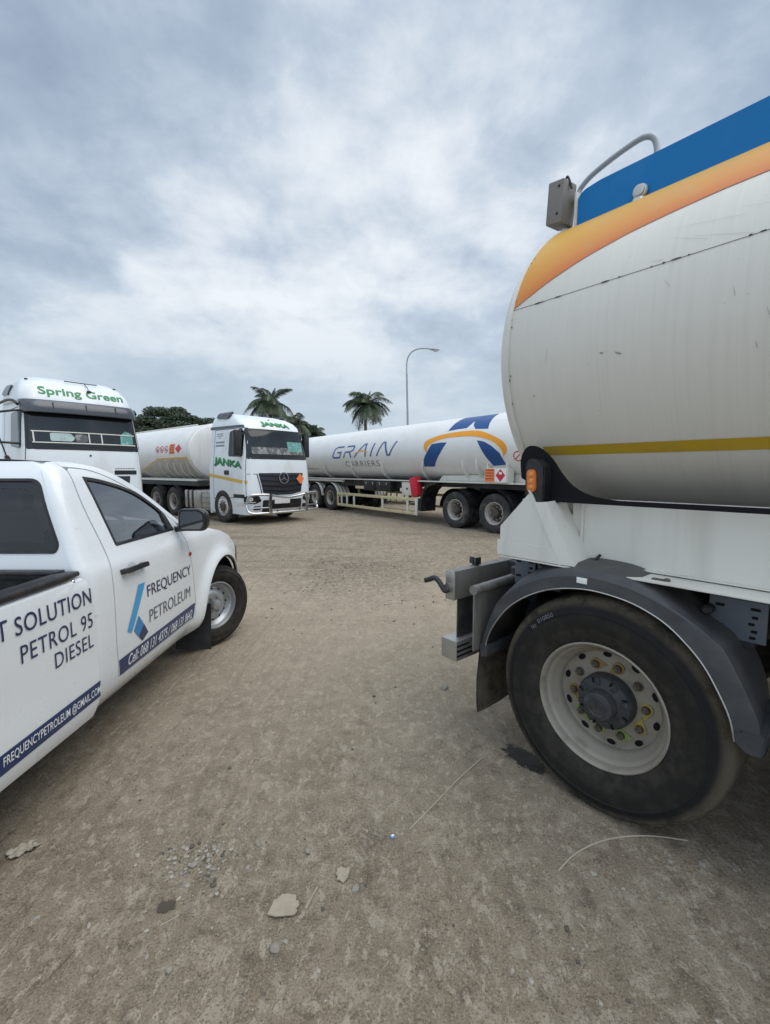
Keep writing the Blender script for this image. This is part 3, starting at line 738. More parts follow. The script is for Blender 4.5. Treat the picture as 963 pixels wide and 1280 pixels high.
MB().tube(spline([Lc(1.37, 2.47, 3.19), Lc(1.36, 2.47, 3.235), Lc(1.35, 2.475, 3.225), Lc(1.335, 2.485, 3.17)], 5), .006, 'black_plastic', 8).obj('cable', NT)
MB().tube([Lc(1.40, 2.52, 2.99), Lc(1.41, 2.53, 2.90)], .012, 'alu', 10).obj('bracket', NT)
rp = spline([Lc(1.345, 2.58, 3.13), Lc(1.352, 2.6, 3.20), Lc(1.33, 2.6, 3.228), Lc(1.282, 2.6, 3.258), Lc(1.18, 2.6, 3.290), Lc(1.073, 2.6, 3.312), Lc(1.01, 2.6, 3.314), Lc(.966, 2.6, 3.285), Lc(.948, 2.6, 3.22), Lc(.948, 2.58, 3.13)], 6)
MB().tube(rp, .0145, 'galv', 14).obj('hand_rail', NT)
# skirt, flange, rear pedestal
MB().box(Lc(-2.6, 2.19, 1.30), (7.4, .02, .32), 'panel_white').obj('skirt', NT)
MB().box(Lc(-2.4, 2.10, 1.137), (7.62, .20, .008), 'panel_white', .002).box(Lc(.35, 2.165, 1.149), (1.9, .03, .006), 'panel_white').obj('skirt_flange', NT)
for u in (.62, -.2):
    MB().lathe([(.012, 0), (.012, .01), (.006, .012)], 'nut_rust', 6, Matrix.Translation(Lc(u, 2.05, 1.141)), caps=(0, 1)).box(Lc(u + .03, 2.05, 1.144), (.05, .025, .004), 'nut_rust').obj('clip', NT)
def uzf(D): return lambda u, v, d: Lc(u, D + d, v)
pb = MB()
pb.prism([(1.43, 1.143), (1.43, 1.225), (1.064 + .04, 1.225), (1.064, 1.143)], uzf(2.0), .30, 'panel_white', .003)
pb.prism([(1.415, 1.225), (1.415, 1.30), (1.245, 1.485), (1.212, 1.44), (1.105, 1.225)], uzf(2.004), .012, 'panel_white', .002)
pb.prism([(1.415, 1.225), (1.415, 1.30), (1.245, 1.485), (1.225, 1.485), (1.40, 1.30), (1.40, 1.225)], uzf(2.016), .26, 'panel_white')
pb.obj('pedestal', NT)
fb = MB()   # folded brace running down from the lamp bracket
fb.prism([(1.250, 1.50), (1.068, 1.142), (1.058, 1.142), (1.240, 1.50)], uzf(2.0), .16, 'panel_white')
fb.grid([[Lc(1.212, 2.0, 1.44), Lc(1.150, 2.006, 1.445)], [Lc(1.064, 2.0, 1.145), Lc(.992, 2.006, 1.145)]], 'panel_white')
fb.grid([[Lc(1.150, 2.006, 1.445), Lc(1.145, 2.18, 1.452)], [Lc(.992, 2.006, 1.145), Lc(.99, 2.18, 1.145)]], 'panel_white')
fb.obj('brace', NT)
MB().box(Lc(1.045, 2.175, 1.30), (.012, .02, .30), 'panel_white', .002).obj('seam_strip', NT)
MB().tube(spline([Lc(1.03, 2.12, 1.146), Lc(.99, 2.12, 1.152), Lc(.955, 2.13, 1.17), Lc(.945, 2.16, 1.19)], 5), .007, 'black_plastic', 8).obj('cable', NT)
# black fairing under the tank end; its strip draws the dark gap above the skirt
bf = spline([(1.345, 1.56), (1.352, 1.655), (1.325, 1.715), (1.28, 1.728), (1.225, 1.702), (1.17, 1.65), (1.115, 1.575), (1.05, 1.515), (.96, 1.477), (.85, 1.462)], 5)
bf += [(-6.2, 1.462), (-6.2, 1.438), (1.12, 1.441), (1.19, 1.43), (1.235, 1.50)]
MB().prism(bf, uzf(2.085), .02, 'black_matte').obj('fairing', NT)
lb = MB(); lb.prism(rpoly([(1.280, 1.475), (1.278, 1.635), (1.26, 1.66), (1.205, 1.655), (1.172, 1.62), (1.172, 1.44), (1.24, 1.43)], .01), uzf(2.015), .08, 'black_plastic', .006)
lamp = lb.obj('side_marker', NT)
ll = MB(); ll.prism(rpoly([(1.262, 1.49), (1.266, 1.605), (1.215, 1.605), (1.211, 1.49)], .022), uzf(2.004), .02, 'orange_lens', .004)
for q in (1.515, 1.547, 1.58): ll.lathe([(.013, 0), (.011, .004), (.004, .005)], 'amber_lens', 14, Matrix.Translation(Lc(1.238, 2.004, q)) @ Matrix.Rotation(R(-90), 4, 'X'), caps=(0, 1))
ll.obj('marker_lens', lamp)
# chassis rails, perforated hanger brackets, axle
ch = MB(); ch.box(Lc(-2.6, 2.62, .98), (7.9, .12, .28), 'chassis', .006).box(Lc(-2.6, 3.86, .98), (7.9, .12, .28), 'chassis', .006).box(Lc(-2.6, 3.24, 1.11), (7.9, 1.9, .03), 'black_matte')
ch.box(Lc(1.36, 3.24, .98), (.08, 2.0, .26), 'chassis').box(Lc(1.0, 2.47, .85), (1.1, .03, .62), 'black_matte').obj('chassis_rail', NT)  # black plate added to keep the gap behind the mudguard dark
for (u0, u1, z0, z1) in ((1.31, 1.44, .95, 1.115), (1.16, 1.295, .95, 1.115), (.315, .505, .92, 1.085)):
    hb = MB(); hb.box(Lc((u0 + u1) / 2, 2.20, (z0 + z1) / 2), (u1 - u0, .014, z1 - z0), 'bracket_grey', .003)
    for k, (a, b_) in enumerate(((.2, .8), (.8, .82), (.8, .62), (.75, .45), (.8, .28), (.78, .12), (.2, .3))):
        w = .032 if k in (0, 1, 6) else .02
        hb.prism(rpoly([(u0 + (u1 - u0) * (1 - a) - w / 2, z0 + (z1 - z0) * b_ - .006), (u0 + (u1 - u0) * (1 - a) + w / 2, z0 + (z1 - z0) * b_ - .006), (u0 + (u1 - u0) * (1 - a) + w / 2, z0 + (z1 - z0) * b_ + .006), (u0 + (u1 - u0) * (1 - a) - w / 2, z0 + (z1 - z0) * b_ + .006)], .006), uzf(2.191), .002, 'black_matte')
    hb.obj('hanger_bracket', NT)
MB().box(Lc(.41, 2.35, .99), (.12, .3, .2), 'chassis', .01).lathe([(.02, 0), (.02, .05), (.012, .06)], 'chassis', 12, Matrix.Translation(Lc(.50, 2.19, 1.03)) @ Matrix.Rotation(R(-90), 4, 'X'), caps=(0, 1)).obj('bracket', NT)
MB().tube([Lc(.87, 2.15, .505), Lc(.87, 4.3, .505)], .075, 'chassis', 16).box(Lc(.87, 2.75, .62), (.5, .12, .14), 'chassis', .01).obj('axle', NT)
# crash bar and end lamps' carriers
def beam(name, u0, u1, z0, z1, D0, D1_, m, bev=.006, grooves=0):
    b = MB(); b.box(Lc((u0 + u1) / 2, (D0 + D1_) / 2, (z0 + z1) / 2), (u1 - u0, D1_ - D0, z1 - z0), m, bev)
    for g in range(grooves):
        z = z0 + (z1 - z0) * (g + 1) / (grooves + 1); b.box(Lc(u0 - .0005, (D0 + D1_) / 2, z), (.006, D1_ - D0 - .004, .010), 'black_matte')
    return b.obj(name, NT)
beam('crash_bar', 1.645, 1.765, .475, .595, 1.93, 4.6, 'alu', .004, 3)
beam('end_beam', 1.66, 1.725, .845, 1.015, 1.93, 4.6, 'alu_dark', .004)
beam('end_cap', 1.657, 1.728, .842, 1.018, 1.918, 1.929, 'alu', .003)
beam('hanger_plate', 1.69, 1.70, .58, .85, 1.99, 2.25, 'chassis', .001)
beam('hanger_plate', 1.505, 1.515, .59, .94, 1.91, 2.28, 'alu_dark', .001)
beam('hanger_plate', 1.505, 1.60, .585, .60, 1.99, 2.25, 'chassis', .001)
ct = MB().tube([Lc(1.495, 1.885, .945), Lc(1.495, 2.25, .955)], .027, 'alu_dark', 18).tube([Lc(1.495, 2.25, .955), Lc(1.49, 2.42, .96)], .032, 'chassis', 16)
ct.lathe([(.04, 0), (.04, .03), (.03, .035)], 'chassis', 8, Matrix.Translation(Lc(1.49, 2.30, .985)), caps=(1, 1)); ct.obj('stop_tube', NT)
MB().tube(spline([Lc(1.70, 1.915, .915), Lc(1.70, 1.885, .90), Lc(1.735, 1.87, .95), Lc(1.765, 1.865, .968), Lc(1.80, 1.86, .955), Lc(1.83, 1.85, .943)], 5), .0155, 'chassis', 12).lathe([(.03, 0), (.028, .012), (.016, .014)], 'alu_dark', 16, Matrix.Translation(Lc(1.70, 1.918, .915)) @ Matrix.Rotation(R(-90), 4, 'X'), caps=(0, 1)).obj('crank_handle', NT)
MB().box(Lc(1.70, 2.16, 1.02), (.03, .03, .015), 'chassis').box(Lc(1.675, 2.15, 1.045), (.012, .05, .045), 'chassis', .002).box(Lc(1.72, 2.15, 1.045), (.03, .012, .04), 'chassis', .002).obj('bracket', NT)
MB().box(Lc(1.58, 2.5, .93), (.28, .10, .16), 'chassis', .006).obj('bracket', NT)
MB().box(Lc(1.58, 3.98, .93), (.28, .10, .16), 'chassis', .006).obj('bracket', NT)
# mudguard
def resample(pts, n):
    P_ = [Vector(p) for p in pts]; d = [0]
    for a, b in zip(P_, P_[1:]): d.append(d[-1] + (b - a).length)
    fx, fz = interp(d, [p.x for p in P_]), interp(d, [p.y for p in P_])
    return [(fx(d[-1] * k / (n - 1)), fz(d[-1] * k / (n - 1))) for k in range(n)]
NG = 64
inner = resample(spline([(1.468, .60), (1.445, .69), (1.396, .782), (1.321, .879), (1.219, .959), (1.104, 1.018), (.981, 1.051), (.868, 1.060), (.734, 1.045), (.624, 1.006), (.547, .955), (.461, .868), (.400, .766), (.364, .686), (.347, .61)], 5), NG)
crease = resample(spline([(1.505, .60), (1.468, .72), (1.430, .82), (1.392, .892), (1.339, .948), (1.29, .991), (1.161, 1.066), (1.034, 1.107), (.933, 1.122), (.794, 1.118), (.68, 1.095), (.563, 1.049), (.479, 1.002)], 5)[:-1] + [(.479, 1.002), (.430, .966), (.408, .948), (.396, .937), (.372, .893), (.338, .83), (.318, .787), (.284, .71), (.268, .61)], NG)
backc = resample(spline([(1.50, .60), (1.455, .76), (1.40, .90), (1.313, 1.03), (1.168, 1.095), (1.016, 1.127), (.895, 1.132), (.782, 1.12), (.676, 1.088), (.59, 1.04), (.509, .995)], 5)[:-1] + [(.509, .995), (.457, .968), (.42, .950), (.408, .930), (.385, .875), (.354, .815), (.326, .734), (.305, .61)], NG)
hw_ = hermite([.2, .48, .66, .8, 1.05, 1.24, 1.36, 1.45, 1.6], [0, .0, .75, 1, 1, .85, .5, .12, 0])
mg = MB()
rows = [[Lc(u, 1.974, z) for u, z in inner], [Lc(u, 1.964, z) for u, z in inner], [Lc(u, 1.964, z) for u, z in [(a[0] * .12 + b[0] * .88, a[1] * .12 + b[1] * .88) for a, b in zip(inner, crease)]], [Lc(u, 1.969, z) for u, z in crease], [Lc(a[0] * .95 + b[0] * .05, 1.988, a[1] + .024 * hw_(a[0])) for a, b in zip(crease, backc)], [Lc(a[0] * .8 + b[0] * .2, 2.05, a[1] * .8 + b[1] * .2 + .042 * hw_(a[0])) for a, b in zip(crease, backc)], [Lc(a[0] * .4 + b[0] * .6, 2.2, a[1] * .4 + b[1] * .6 + .044 * hw_(a[0])) for a, b in zip(crease, backc)], [Lc(b[0], 2.36, b[1] + .03 * hw_(a[0])) for a, b in zip(crease, backc)]]
mg.grid(rows, 'dark_grey_plastic')
mg.grid([[Lc(u, 1.974, z) for u, z in inner], [Lc(u, 2.15, z + .03) for u, z in inner], [Lc(u, 2.358, z - .004) for u, z in backc]], 'black_plastic')
guard = mg.obj('mudguard', NT, 30)
MB().tube([Lc(iu, 1.963, iz) for iu, iz in inner], .0032, 'alu', 6).obj('edge_trim', guard)
MB().prism(rpoly([(.354, .642), (.346, .608), (.306, .580), (.264, .586), (.258, .668), (.329, .66)], .005), uzf(1.957), .38, 'dark_grey_plastic', .005).obj('guard_foot', guard)
MB().prism(rpoly([(1.508, .628), (1.443, .63), (1.446, .566), (1.492, .55)], .008), uzf(1.957), .36, 'dark_grey_plastic', .005).obj('guard_foot', guard)
MB().box(Lc(.935, 1.9615, 1.097), (.048, .003, .027), 'sign_white', .0005).obj('sticker', guard)
fl = MB(); rows = []
for k, z in enumerate((.62, .5, .38, .27, .185)):
    rows.append([Lc(1.535 + .01 * math.sin(k * 1.1 + D * 9) + k * .003, D, z) for D in (2.0, 2.1, 2.2, 2.3, 2.39)])
rows_b = [[p + Vector((-.008, 0, 0)) for p in r_] for r_ in rows]
fl.grid(rows, 'rubber'); fl.grid(rows_b, 'rubber'); fl.obj('mud_flap', NT)
# wheels on this side (the others sit behind the frame edge)
def near_wheel(u, D, out, nuts=True):
    w = wheel(NT, Lc(u, D, .505), out, 'near', .517, .292, .385, 'near', 112, spin=R(5))
    if nuts:
        d = WC['near']
        for q in range(10):
            a = R(36 * q); p = Vector((math.cos(a) * .1675, math.sin(a) * .1675, -.1325))
            o = link('lug_nut', d['nut'], w); o.location = p
            tg = {0: ('tag_yellow', -100), 9: ('tag_yellow', 80), 1: None, 2: ('tag_amber', 220), 3: ('tag_amber', 5), 4: None, 5: ('tag_amber', -70), 6: ('tag_green', -50), 7: ('tag_green', 120), 8: ('tag_green', 0)}.get(q)
            if tg:
                g = link('nut_indicator', d[tg[0]], w); g.location = p; g.rotation_euler = (0, 0, R(tg[1]))
    return w
w0 = near_wheel(.86, 2.0, (0, 1, 0))
for u in (-.5, -1.86): near_wheel(u, 2.0, (0, 1, 0), False)
for u in (.86, -.5, -1.86): near_wheel(u, 4.48, (0, -1, 0), False)
# raised lettering band and chalk marks on the sidewall
def sidewall(r0):
    return lambda u, v: Vector(((r0 + v) * math.sin(u / r0), (r0 + v) * math.cos(u / r0), .0125))
def swf(u, v):
    r = .455 + v; a = u / .455
    k = interp([.40, .44, .455, .47, .485], [.0122, .0125, .009, .003, -.001])(r)
    return Vector((r * math.sin(a), r * math.cos(a), k))
ck = PM((0, 0, -1)); ck.text('No', swf, 'text_grey', (-.35, -.022, -.318, 0), off=.0015, step=(.02, .01)); ck.text('010850', swf, 'text_grey', (-.298, -.016, -.20, .004), off=.0015, step=(.02, .01))
ck.obj('chalk_mark', w0)

# ---------------------------------------------------------------- white pickup (left foreground), parallel to +Y
PX, PY = -2.4, 3.93
PK = thing('pickup_truck', 'white single cab pickup with blue lettering on its doors and bed side', 'pickup', (PX, PY, 0))
XF[0] = Matrix.Translation((-PX, -PY, 0))
pz = [.24, .29, .33, .38, .45, .58, .72, .88, 1.0, 1.07, 1.125, 1.17, 1.22, 1.35, 1.50, 1.58, 1.625, 1.655, 1.668]
pw = [.76, .80, .838, .872, .893, .905, .909, .906, .897, .884, .862, .845, .828, .782, .727, .690, .648, .575, .50]
HW = hermite(pz, pw)
WZ, WY, WR = .37, 3.93, .37
AZ, AR = .40, .435
def flare(y, z, cy=WY, top=.045):
    r = math.hypot(y - cy, z - WZ)
    return top * math.exp(-((r - .45) / .085) ** 2) if r > .3 else top * .4
YR = hermite([.3, 1.05, 1.2, 1.55, 1.67], [2.19, 2.19, 2.205, 2.27, 2.34]); RC = interp([.3, 1.6], [.065, .065])
def side_f(sx):
    def f(q, z):
        hw, yr, rc = HW(z), YR(z), RC(z); c = yr + rc
        if q >= c:
            d = hw + (flare(q, z) if 3.3 < q < 4.9 and z < 1.1 else 0)
            if q > 3.55: d -= .28 * max(0, q - 4.05) ** 2 + .10 * max(0, q - 3.55) * max(0, z - .86)   # nose tapers in plan; wing crown rolls in
            return Vector((PX + sx * d, q, z))
        a = min((c - q) / rc, math.pi / 2)
        return Vector((PX + sx * (hw - rc + rc * math.cos(a)), c - rc * math.sin(a), z))
    return f
sr, sl_ = side_f(1), side_f(-1)
PC = (PX, 3.2, .8); ST = (.05, .05)
CB = 'cab_body'
U = [(2.45, 1.648), (2.58, 1.636), (2.75, 1.585), (3.0, 1.455), (3.27, 1.262), (3.42, 1.150)]     # outer line of roof rail and pillar
Us = spline(U, 5)
dtop = [(2.397, 1.613), (2.567, 1.597), (2.742, 1.537), (2.997, 1.408), (3.268, 1.212)]
dts = spline(dtop, 5)
rear = [(2.40, 1.60), (2.383, 1.42), (2.408, 1.16), (2.40, 1.08), (2.386, .974), (2.374, .66), (2.400, .435)]
rs = spline(rear, 4)
front = [(3.355, .445), (3.378, .588), (3.338, .915), (3.313, 1.042), (3.29, 1.14), (3.275, 1.20)]
fs_ = spline(front, 4)
door = rs + fs_[:-1] + dts[::-1][:-1]
winraw = [(2.478, 1.562), (2.60, 1.546), (2.79, 1.502), (2.95, 1.438), (3.10, 1.338), (3.165, 1.275), (3.205, 1.168), (2.512, 1.168)]
winrad = [.012, .05, .1, .1, .06, .02, .012, .015]
win = rpoly(winraw, winrad, 4)
def grow(poly, d):
    n = len(poly); out = []
    for i in range(n):
        a, b, c = Vector(poly[i - 1]), Vector(poly[i]), Vector(poly[(i + 1) % n])
        e1, e2 = (b - a), (c - b)
        if e1.length < 1e-7: e1 = e2
        if e2.length < 1e-7: e2 = e1
        n1 = Vector((e1.y, -e1.x)).normalized(); n2 = Vector((e2.y, -e2.x)).normalized(); m = n1 + n2
        m = m.normalized() if m.length > 1e-6 else n1
        out.append(tuple(b + m * d / max(.5, m.dot(n1))))
    ar = sum(poly[i - 1][0] * poly[i][1] - poly[i][0] * poly[i - 1][1] for i in range(n))
    return out if ar > 0 else grow2(poly, d)
def grow2(poly, d):
    return grow(poly[::-1], d)[::-1]
win_out, win_in, win_pane = (rpoly(grow(winraw, q), winrad, 4) for q in (.004, -.014, -.010))
for sx, f in ((1, sr), (-1, sl_)):
    d = PM(PC).panel([door, win[::-1]], f, 'car_white', 0, .03, ST).obj('door', PK)
    if sx == 1: DOOR = d
    PM(PC).panel([win_out, win_in[::-1]], f, 'black_plastic', .002, .02, ST).obj('window_seal', d)
    PM(PC).panel([win_pane], f, 'car_glass', -.008, 0, ST).obj('window', d)
    PM(PC).panel([rpoly([(3.12, 1.315), (3.175, 1.255), (3.205, 1.168), (3.135, 1.168)], .006)], f, 'black_plastic', .0035, .012, ST).obj('quarter_trim', d)
    hb = PM(PC).panel([rpoly([(2.46, 1.008), (2.46, 1.036), (2.69, 1.034), (2.695, 1.006)], .012)], f, 'black_plastic', .042, .018, (.03, 0))
    hb.panel([rpoly([(2.46, 1.008), (2.46, 1.036), (2.505, 1.036), (2.505, 1.008)], .006)], f, 'black_plastic', .026, .03, (0, 0)); hb.panel([rpoly([(2.655, 1.006), (2.655, 1.034), (2.69, 1.034), (2.69, 1.006)], .006)], f, 'black_plastic', .026, .03, (0, 0))
    hb.obj('door_handle', d)
    PM(PC).panel([circ((2.575, 1.025), .055, 28, ry=.045)], f, 'car_white', .0012, 0, (.02, .02)).panel([circ((2.575, 1.022), .047, 28, ry=.036)], f, 'handle_shade', .0022, 0, (.02, .02)).obj('handle_cup', d)
    PM(PC).panel([circ((3.332, .962), .020, 18, ry=.014)], f, 'red_lens', .007, .01, (0, 0)).obj('side_repeater', PK)
# fixed sides of the cab: corner, pillars, roof rail, sill, wings
for sx, f in ((1, sr), (-1, sl_)):
    def q0(z): return YR(z) + RC(z) - RC(z) * math.pi / 2
    zl = [.30 + k * (1.648 - .30) / 24 for k in range(25)]
    left = [(q0(z) + .0005, z) for z in zl]
    gap = .010
    railtop = [(2.25, 1.655)] + Us
    corner = left[:-1] + [(q0(1.648), 1.648), (2.36, 1.650)] + [(2.395, 1.648)] + [(2.398 - gap - .006, 1.615)] + [(a - gap, b) for a, b in rs] + [(2.395, .30)]
    PM(PC).panel([corner], f, 'car_white', 0, .02, ST).obj('cab_corner', PK)
    rail = [(2.395, 1.648)] + Us + [(3.30, 1.20)] + [(a, b + .008) for a, b in dts[::-1]] + [(2.392, 1.62)]
    PM(PC).panel([rail], f, 'car_white', 0, .02, ST).obj('roof_pillar', PK)
    PM(PC).panel([[(2.235, .285), (2.235, .425), (3.40, .437), (3.46, .40), (3.46, .33), (3.40, .30)]], f, 'car_white', -.001, .02, (.08, .02)).obj('sill', PK)
    ac = [(WY + AR * math.cos(R(a)), AZ + AR * math.sin(R(a))) for a in [12 + k * 5 for k in range(35)]]   # 12..182 deg
    wing = [(4.46, .55), (4.362, .47)] + ac[0:34] + [(3.492, .33), (3.465, .33), (3.41, .40), (3.363, .445)] + [(a + gap, b) for a, b in fs_[1:-1]] + [(3.31, 1.155), (3.42, 1.142)] + [(3.6, 1.128), (3.8, 1.10), (4.0, 1.055), (4.2, .985), (4.38, .88), (4.46, .80)]
    PM(PC).panel([wing], f, 'car_white', 0, .018, (.03, .03)).obj('front_wing', PK)
    PM(PC).panel([[(WY + (AR + .004) * math.cos(R(a)), AZ + (AR + .004) * math.sin(R(a))) for a in range(12, 184, 6)] + [(WY + (AR - .018) * math.cos(R(a)), AZ + (AR - .018) * math.sin(R(a))) for a in range(180, 10, -6)]], f, 'black_plastic', -.010, .02, (0, 0)).obj('arch_trim', PK)
    # dark structure behind the shut lines
    PM(PC).panel([[(2.24, .30), (2.24, 1.13), (3.45, 1.13), (3.50, .30)]], f, 'black_matte', -.055, 0, (.1, .1)).obj('inner_panel', PK)
    # front bumper end
    PM(PC).panel([rpoly([(4.372, .45), (4.38, .60), (4.47, .79), (4.72, .79), (4.72, .32), (4.36, .30)], .02)], f, 'black_plastic', .002, .02, (.05, .05)).obj('bumper_end', PK)
# roof and windscreen span between the two rails
mbx = MB()
def section(y, z, bulge, n=14):
    w = HW(z); return [(PX + w * (2 * k / n - 1), y + bulge * (1 - (2 * k / n - 1) ** 2), z + .018 * (1 - abs(2 * k / n - 1) ** 2.5)) for k in range(n + 1)]
rows = [section(YR(1.648), 1.648, -.0)] + [section(y, z, 0) for y, z in Us if y < 2.80] 
mbx.grid(rows, 'car_white'); mbx.obj('roof', PK)
mbw = MB(); ws = [p for p in Us if p[0] >= 2.745] + [(3.46, 1.115)]
mbw.grid([section(y, z, .10 * min(1, (y - 2.745) / .3)) for y, z in ws], 'rear_glass'); mbw.obj('windscreen', PK)
mbh = MB()
rows = []
for k, (y, z) in enumerate([(3.42, 1.142), (3.6, 1.128), (3.8, 1.10), (4.0, 1.055), (4.2, .985), (4.38, .88), (4.46, .80)]):
    p = sr(y, z); w = p.x - PX
    rows.append([(PX + w * (2 * j / 12 - 1), y + .12 * (1 - (2 * j / 12 - 1) ** 2) * (k / 6), z + .055 * (1 - (2 * j / 12 - 1) ** 4) - .004 * k) for j in range(13)])
mbh.grid(rows, 'car_white'); mbh.obj('bonnet', PK)
fr = MB(); fr.box((PX, 4.52, .62), (1.40, .16, .42), 'car_white', .05).box((PX, 4.60, .72), (.72, .04, .13), 'black_plastic', .01).box((PX, 4.60, .45), (1.0, .05, .10), 'black_plastic', .01); fr.obj('front_bumper', PK)
for sx in (-1, 1): MB().ball((PX + sx * .66, 4.46, .80), (.13, .14, .075), 'lamp_glass', 3).obj('headlight', PK)
# rear wall of the cab with its window
def rw(x, z): return Vector((PX + x, YR(z), z))
zl = [.55 + k * (1.648 - .55) / 24 for k in range(25)]
wall = [(HW(z) - RC(z), z) for z in zl] + [(-(HW(z) - RC(z)), z) for z in zl[::-1]]
rwin = rpoly([(.622, 1.552), (.742, 1.222), (.728, 1.185), (-.728, 1.185), (-.742, 1.222), (-.622, 1.552)], [.05, .03, .03, .03, .03, .05], 5)
PM(PC).panel([wall, rwin[::-1]], rw, 'car_white', 0, .02, (.2, .05)).obj('cab_rear_wall', PK)
rg = PM(PC).panel([grow(rwin, .006), grow(rwin, -.008)[::-1]], rw, 'black_plastic', .004, .014, (.2, .05)).obj('rear_window_frame', PK)
rin = rpoly([(.575, 1.508), (.672, 1.262), (.664, 1.235), (-.664, 1.235), (-.672, 1.262), (-.575, 1.508)], [.04, .02, .02, .02, .02, .04], 4)
PM(PC).panel([grow(rwin, -.005), rin[::-1]], rw, 'black_gloss', -.0055, .004, (0, 0)).panel([grow(rwin, -.012)], rw, 'rear_glass', -.007, 0, (.2, .05)).obj('pane', rg)
MB().box((PX, YR(1.6) + .01, 1.607), (.30, .03, .022), 'red_lens', .006).obj('brake_light', PK)
MB().box((PX + .80, 2.325, 1.138), (.018, .02, .01), 'grille_dark', .002).obj('vent_plug', PK)
# cab interior
sm_ = MB()
for cx in (.36, -.36):
    s_ = MB(); s_.box((PX + cx, 2.62, .86), (.50, .50, .16), 'seat_cloth', .05).box((PX + cx, 2.40, 1.10), (.48, .13, .58), 'seat_cloth', .055, Matrix.Translation((PX + cx, 2.40, 1.1)) @ Matrix.Rotation(R(10), 4, 'X') @ Matrix.Translation((-PX - cx, -2.40, -1.1)))
    s_.box((PX + cx, 2.36, 1.455), (.26, .09, .15), 'seat_cloth', .04); s_.obj('seat', PK)
dsh = MB().box((PX, 3.30, 1.01), (1.46, .36, .30), 'dash', .06).box((PX + .40, 3.27, 1.17), (.40, .22, .11), 'dash', .04); dsh.box((PX, 2.9, .68), (1.5, 1.3, .06), 'black_matte'); dsh.obj('dashboard', PK)
stw = Matrix.Translation((PX + .40, 3.06, 1.125)) @ Matrix.Rotation(R(62), 4, 'X')
sw = MB().tube([(.185 * math.cos(k * math.pi / 16), .185 * math.sin(k * math.pi / 16), 0) for k in range(33)], .016, 'dash', 10, stw)
sw.ball((0, 0, -.01), (.075, .065, .035), 'dash', 2, stw).box((.1, 0, -.008), (.15, .03, .02), 'dash', .005, stw).box((-.1, 0, -.008), (.15, .03, .02), 'dash', .005, stw).box((0, -.1, -.008), (.03, .15, .02), 'dash', .005, stw); sw.obj('steering_wheel', PK)
MB().box((PX + .1, 3.02, 1.40), (.22, .03, .06), 'dash', .012).obj('inner_mirror', PK)
# door mirror
for sx in (1, -1):
    cxm = PX + sx * 1.0
    m_ = MB(); tb = rpoly([(-.105, -.078), (-.098, .083), (.06, .085), (.102, .055), (.108, -.03), (.085, -.078)], .03, 6)
    rowsm = []
    for (dy, k) in ((0, .93), (.006, .985), (.02, 1.0), (.05, 1.0), (.085, .93), (.11, .78), (.125, .5), (.13, .05)):
        rowsm.append([(cxm + sx * u * k, 3.165 + dy, 1.238 + v * k) for u, v in tb])
    m_.grid(rowsm, 'black_gloss', close=True)
    m_.tube([(cxm - sx * .08, 3.22, 1.175), (PX + sx * .84, 3.24, 1.165)], .022, 'black_plastic', 10)
    mo_ = m_.obj('door_mirror', PK, 50)
    g_ = MB(); g_.prism([(u * .93, v * .93) for u, v in tb], lambda u, v, d: Vector((cxm + sx * u, 3.168 + d, 1.238 + v)), .004, 'black_gloss')
    g_.prism([(u * .80 - .004, v * .80) for u, v in tb], lambda u, v, d: Vector((cxm + sx * u, 3.1655 + d, 1.238 + v)), .004, 'mirror_glass'); g_.obj('mirror_glass', mo_)
# load bed
RYW = 3.93 - 3.05
def bed_f(sx):
    zz = hermite([.25, .30, .345, .40, .5, .62, .9, 1.0, 1.045, 1.063, 1.068], [-.06, -.035, -.014, .0, .006, .003, .0, -.003, -.012, -.025, -.045])
    return lambda q, z: Vector((PX + sx * (.898 + zz(z) + flare(q, z, RYW, .04)), q, z))
bs = []
for sx in (1, -1):
    f = bed_f(sx)
    arc = [(RYW + .43 * math.cos(R(a)), WZ + .43 * math.sin(R(a))) for a in range(-4, 186, 6)]
    out_ = [(-.12, .36)] + [(RYW - .43, .345)] + arc[::-1] + [(RYW + .44, .33), (1.6, .335), (2.19, .318), (2.207, .38), (2.216, .46), (2.219, .76), (2.200, 1.0), (2.185, 1.045), (2.165, 1.064), (-.12, 1.066)]
    b = PM((PX, 1, .7)).panel([out_], f, 'car_white', 0, .02, (.06, .05)).obj('bed_side', PK); bs.append(b)
    x0 = PX + sx * .857; MB().box((x0 - sx * .03, 1.02, 1.060), (.075, 2.28, .012), 'car_white', .003).box((PX + sx * .80, 1.02, .88), (.02, 2.28, .36), 'black_plastic').obj('bed_wall', b)
    cp = MB(); cp.prism(rpoly([(-.045, 1.071), (-.045, 1.104), (.036, 1.107), (.046, 1.093), (.040, 1.071)], .008), lambda u, v, d: Vector((PX + sx * (.842 + u), -.1 + d, v)), 2.17, 'black_plastic')
    cp.prism(rpoly([(-.045, 1.071), (-.045, 1.103), (.034, 1.106), (.044, 1.092), (.038, 1.071)], .008), lambda u, v, d: Vector((PX + sx * (.842 + u * (1 - .25 * d / .09)), 2.07 + d, 1.085 + (v - 1.085) * (1 - .3 * d / .09))), .09, 'black_plastic')
    cp.obj('rail_cap', PK)
    MB().lathe([(.010, 0), (.009, .012), (.004, .016)], 'chrome', 12, Matrix.Translation((PX + sx * .876, 2.10, 1.052)) @ Matrix.Rotation(R(-90), 4, 'X') if False else Matrix.Translation((PX + sx * .868, 2.11, 1.055)) @ Matrix.Rotation(R(60 * sx), 4, 'Y'), caps=(0, 1)).obj('tie_hook', PK)
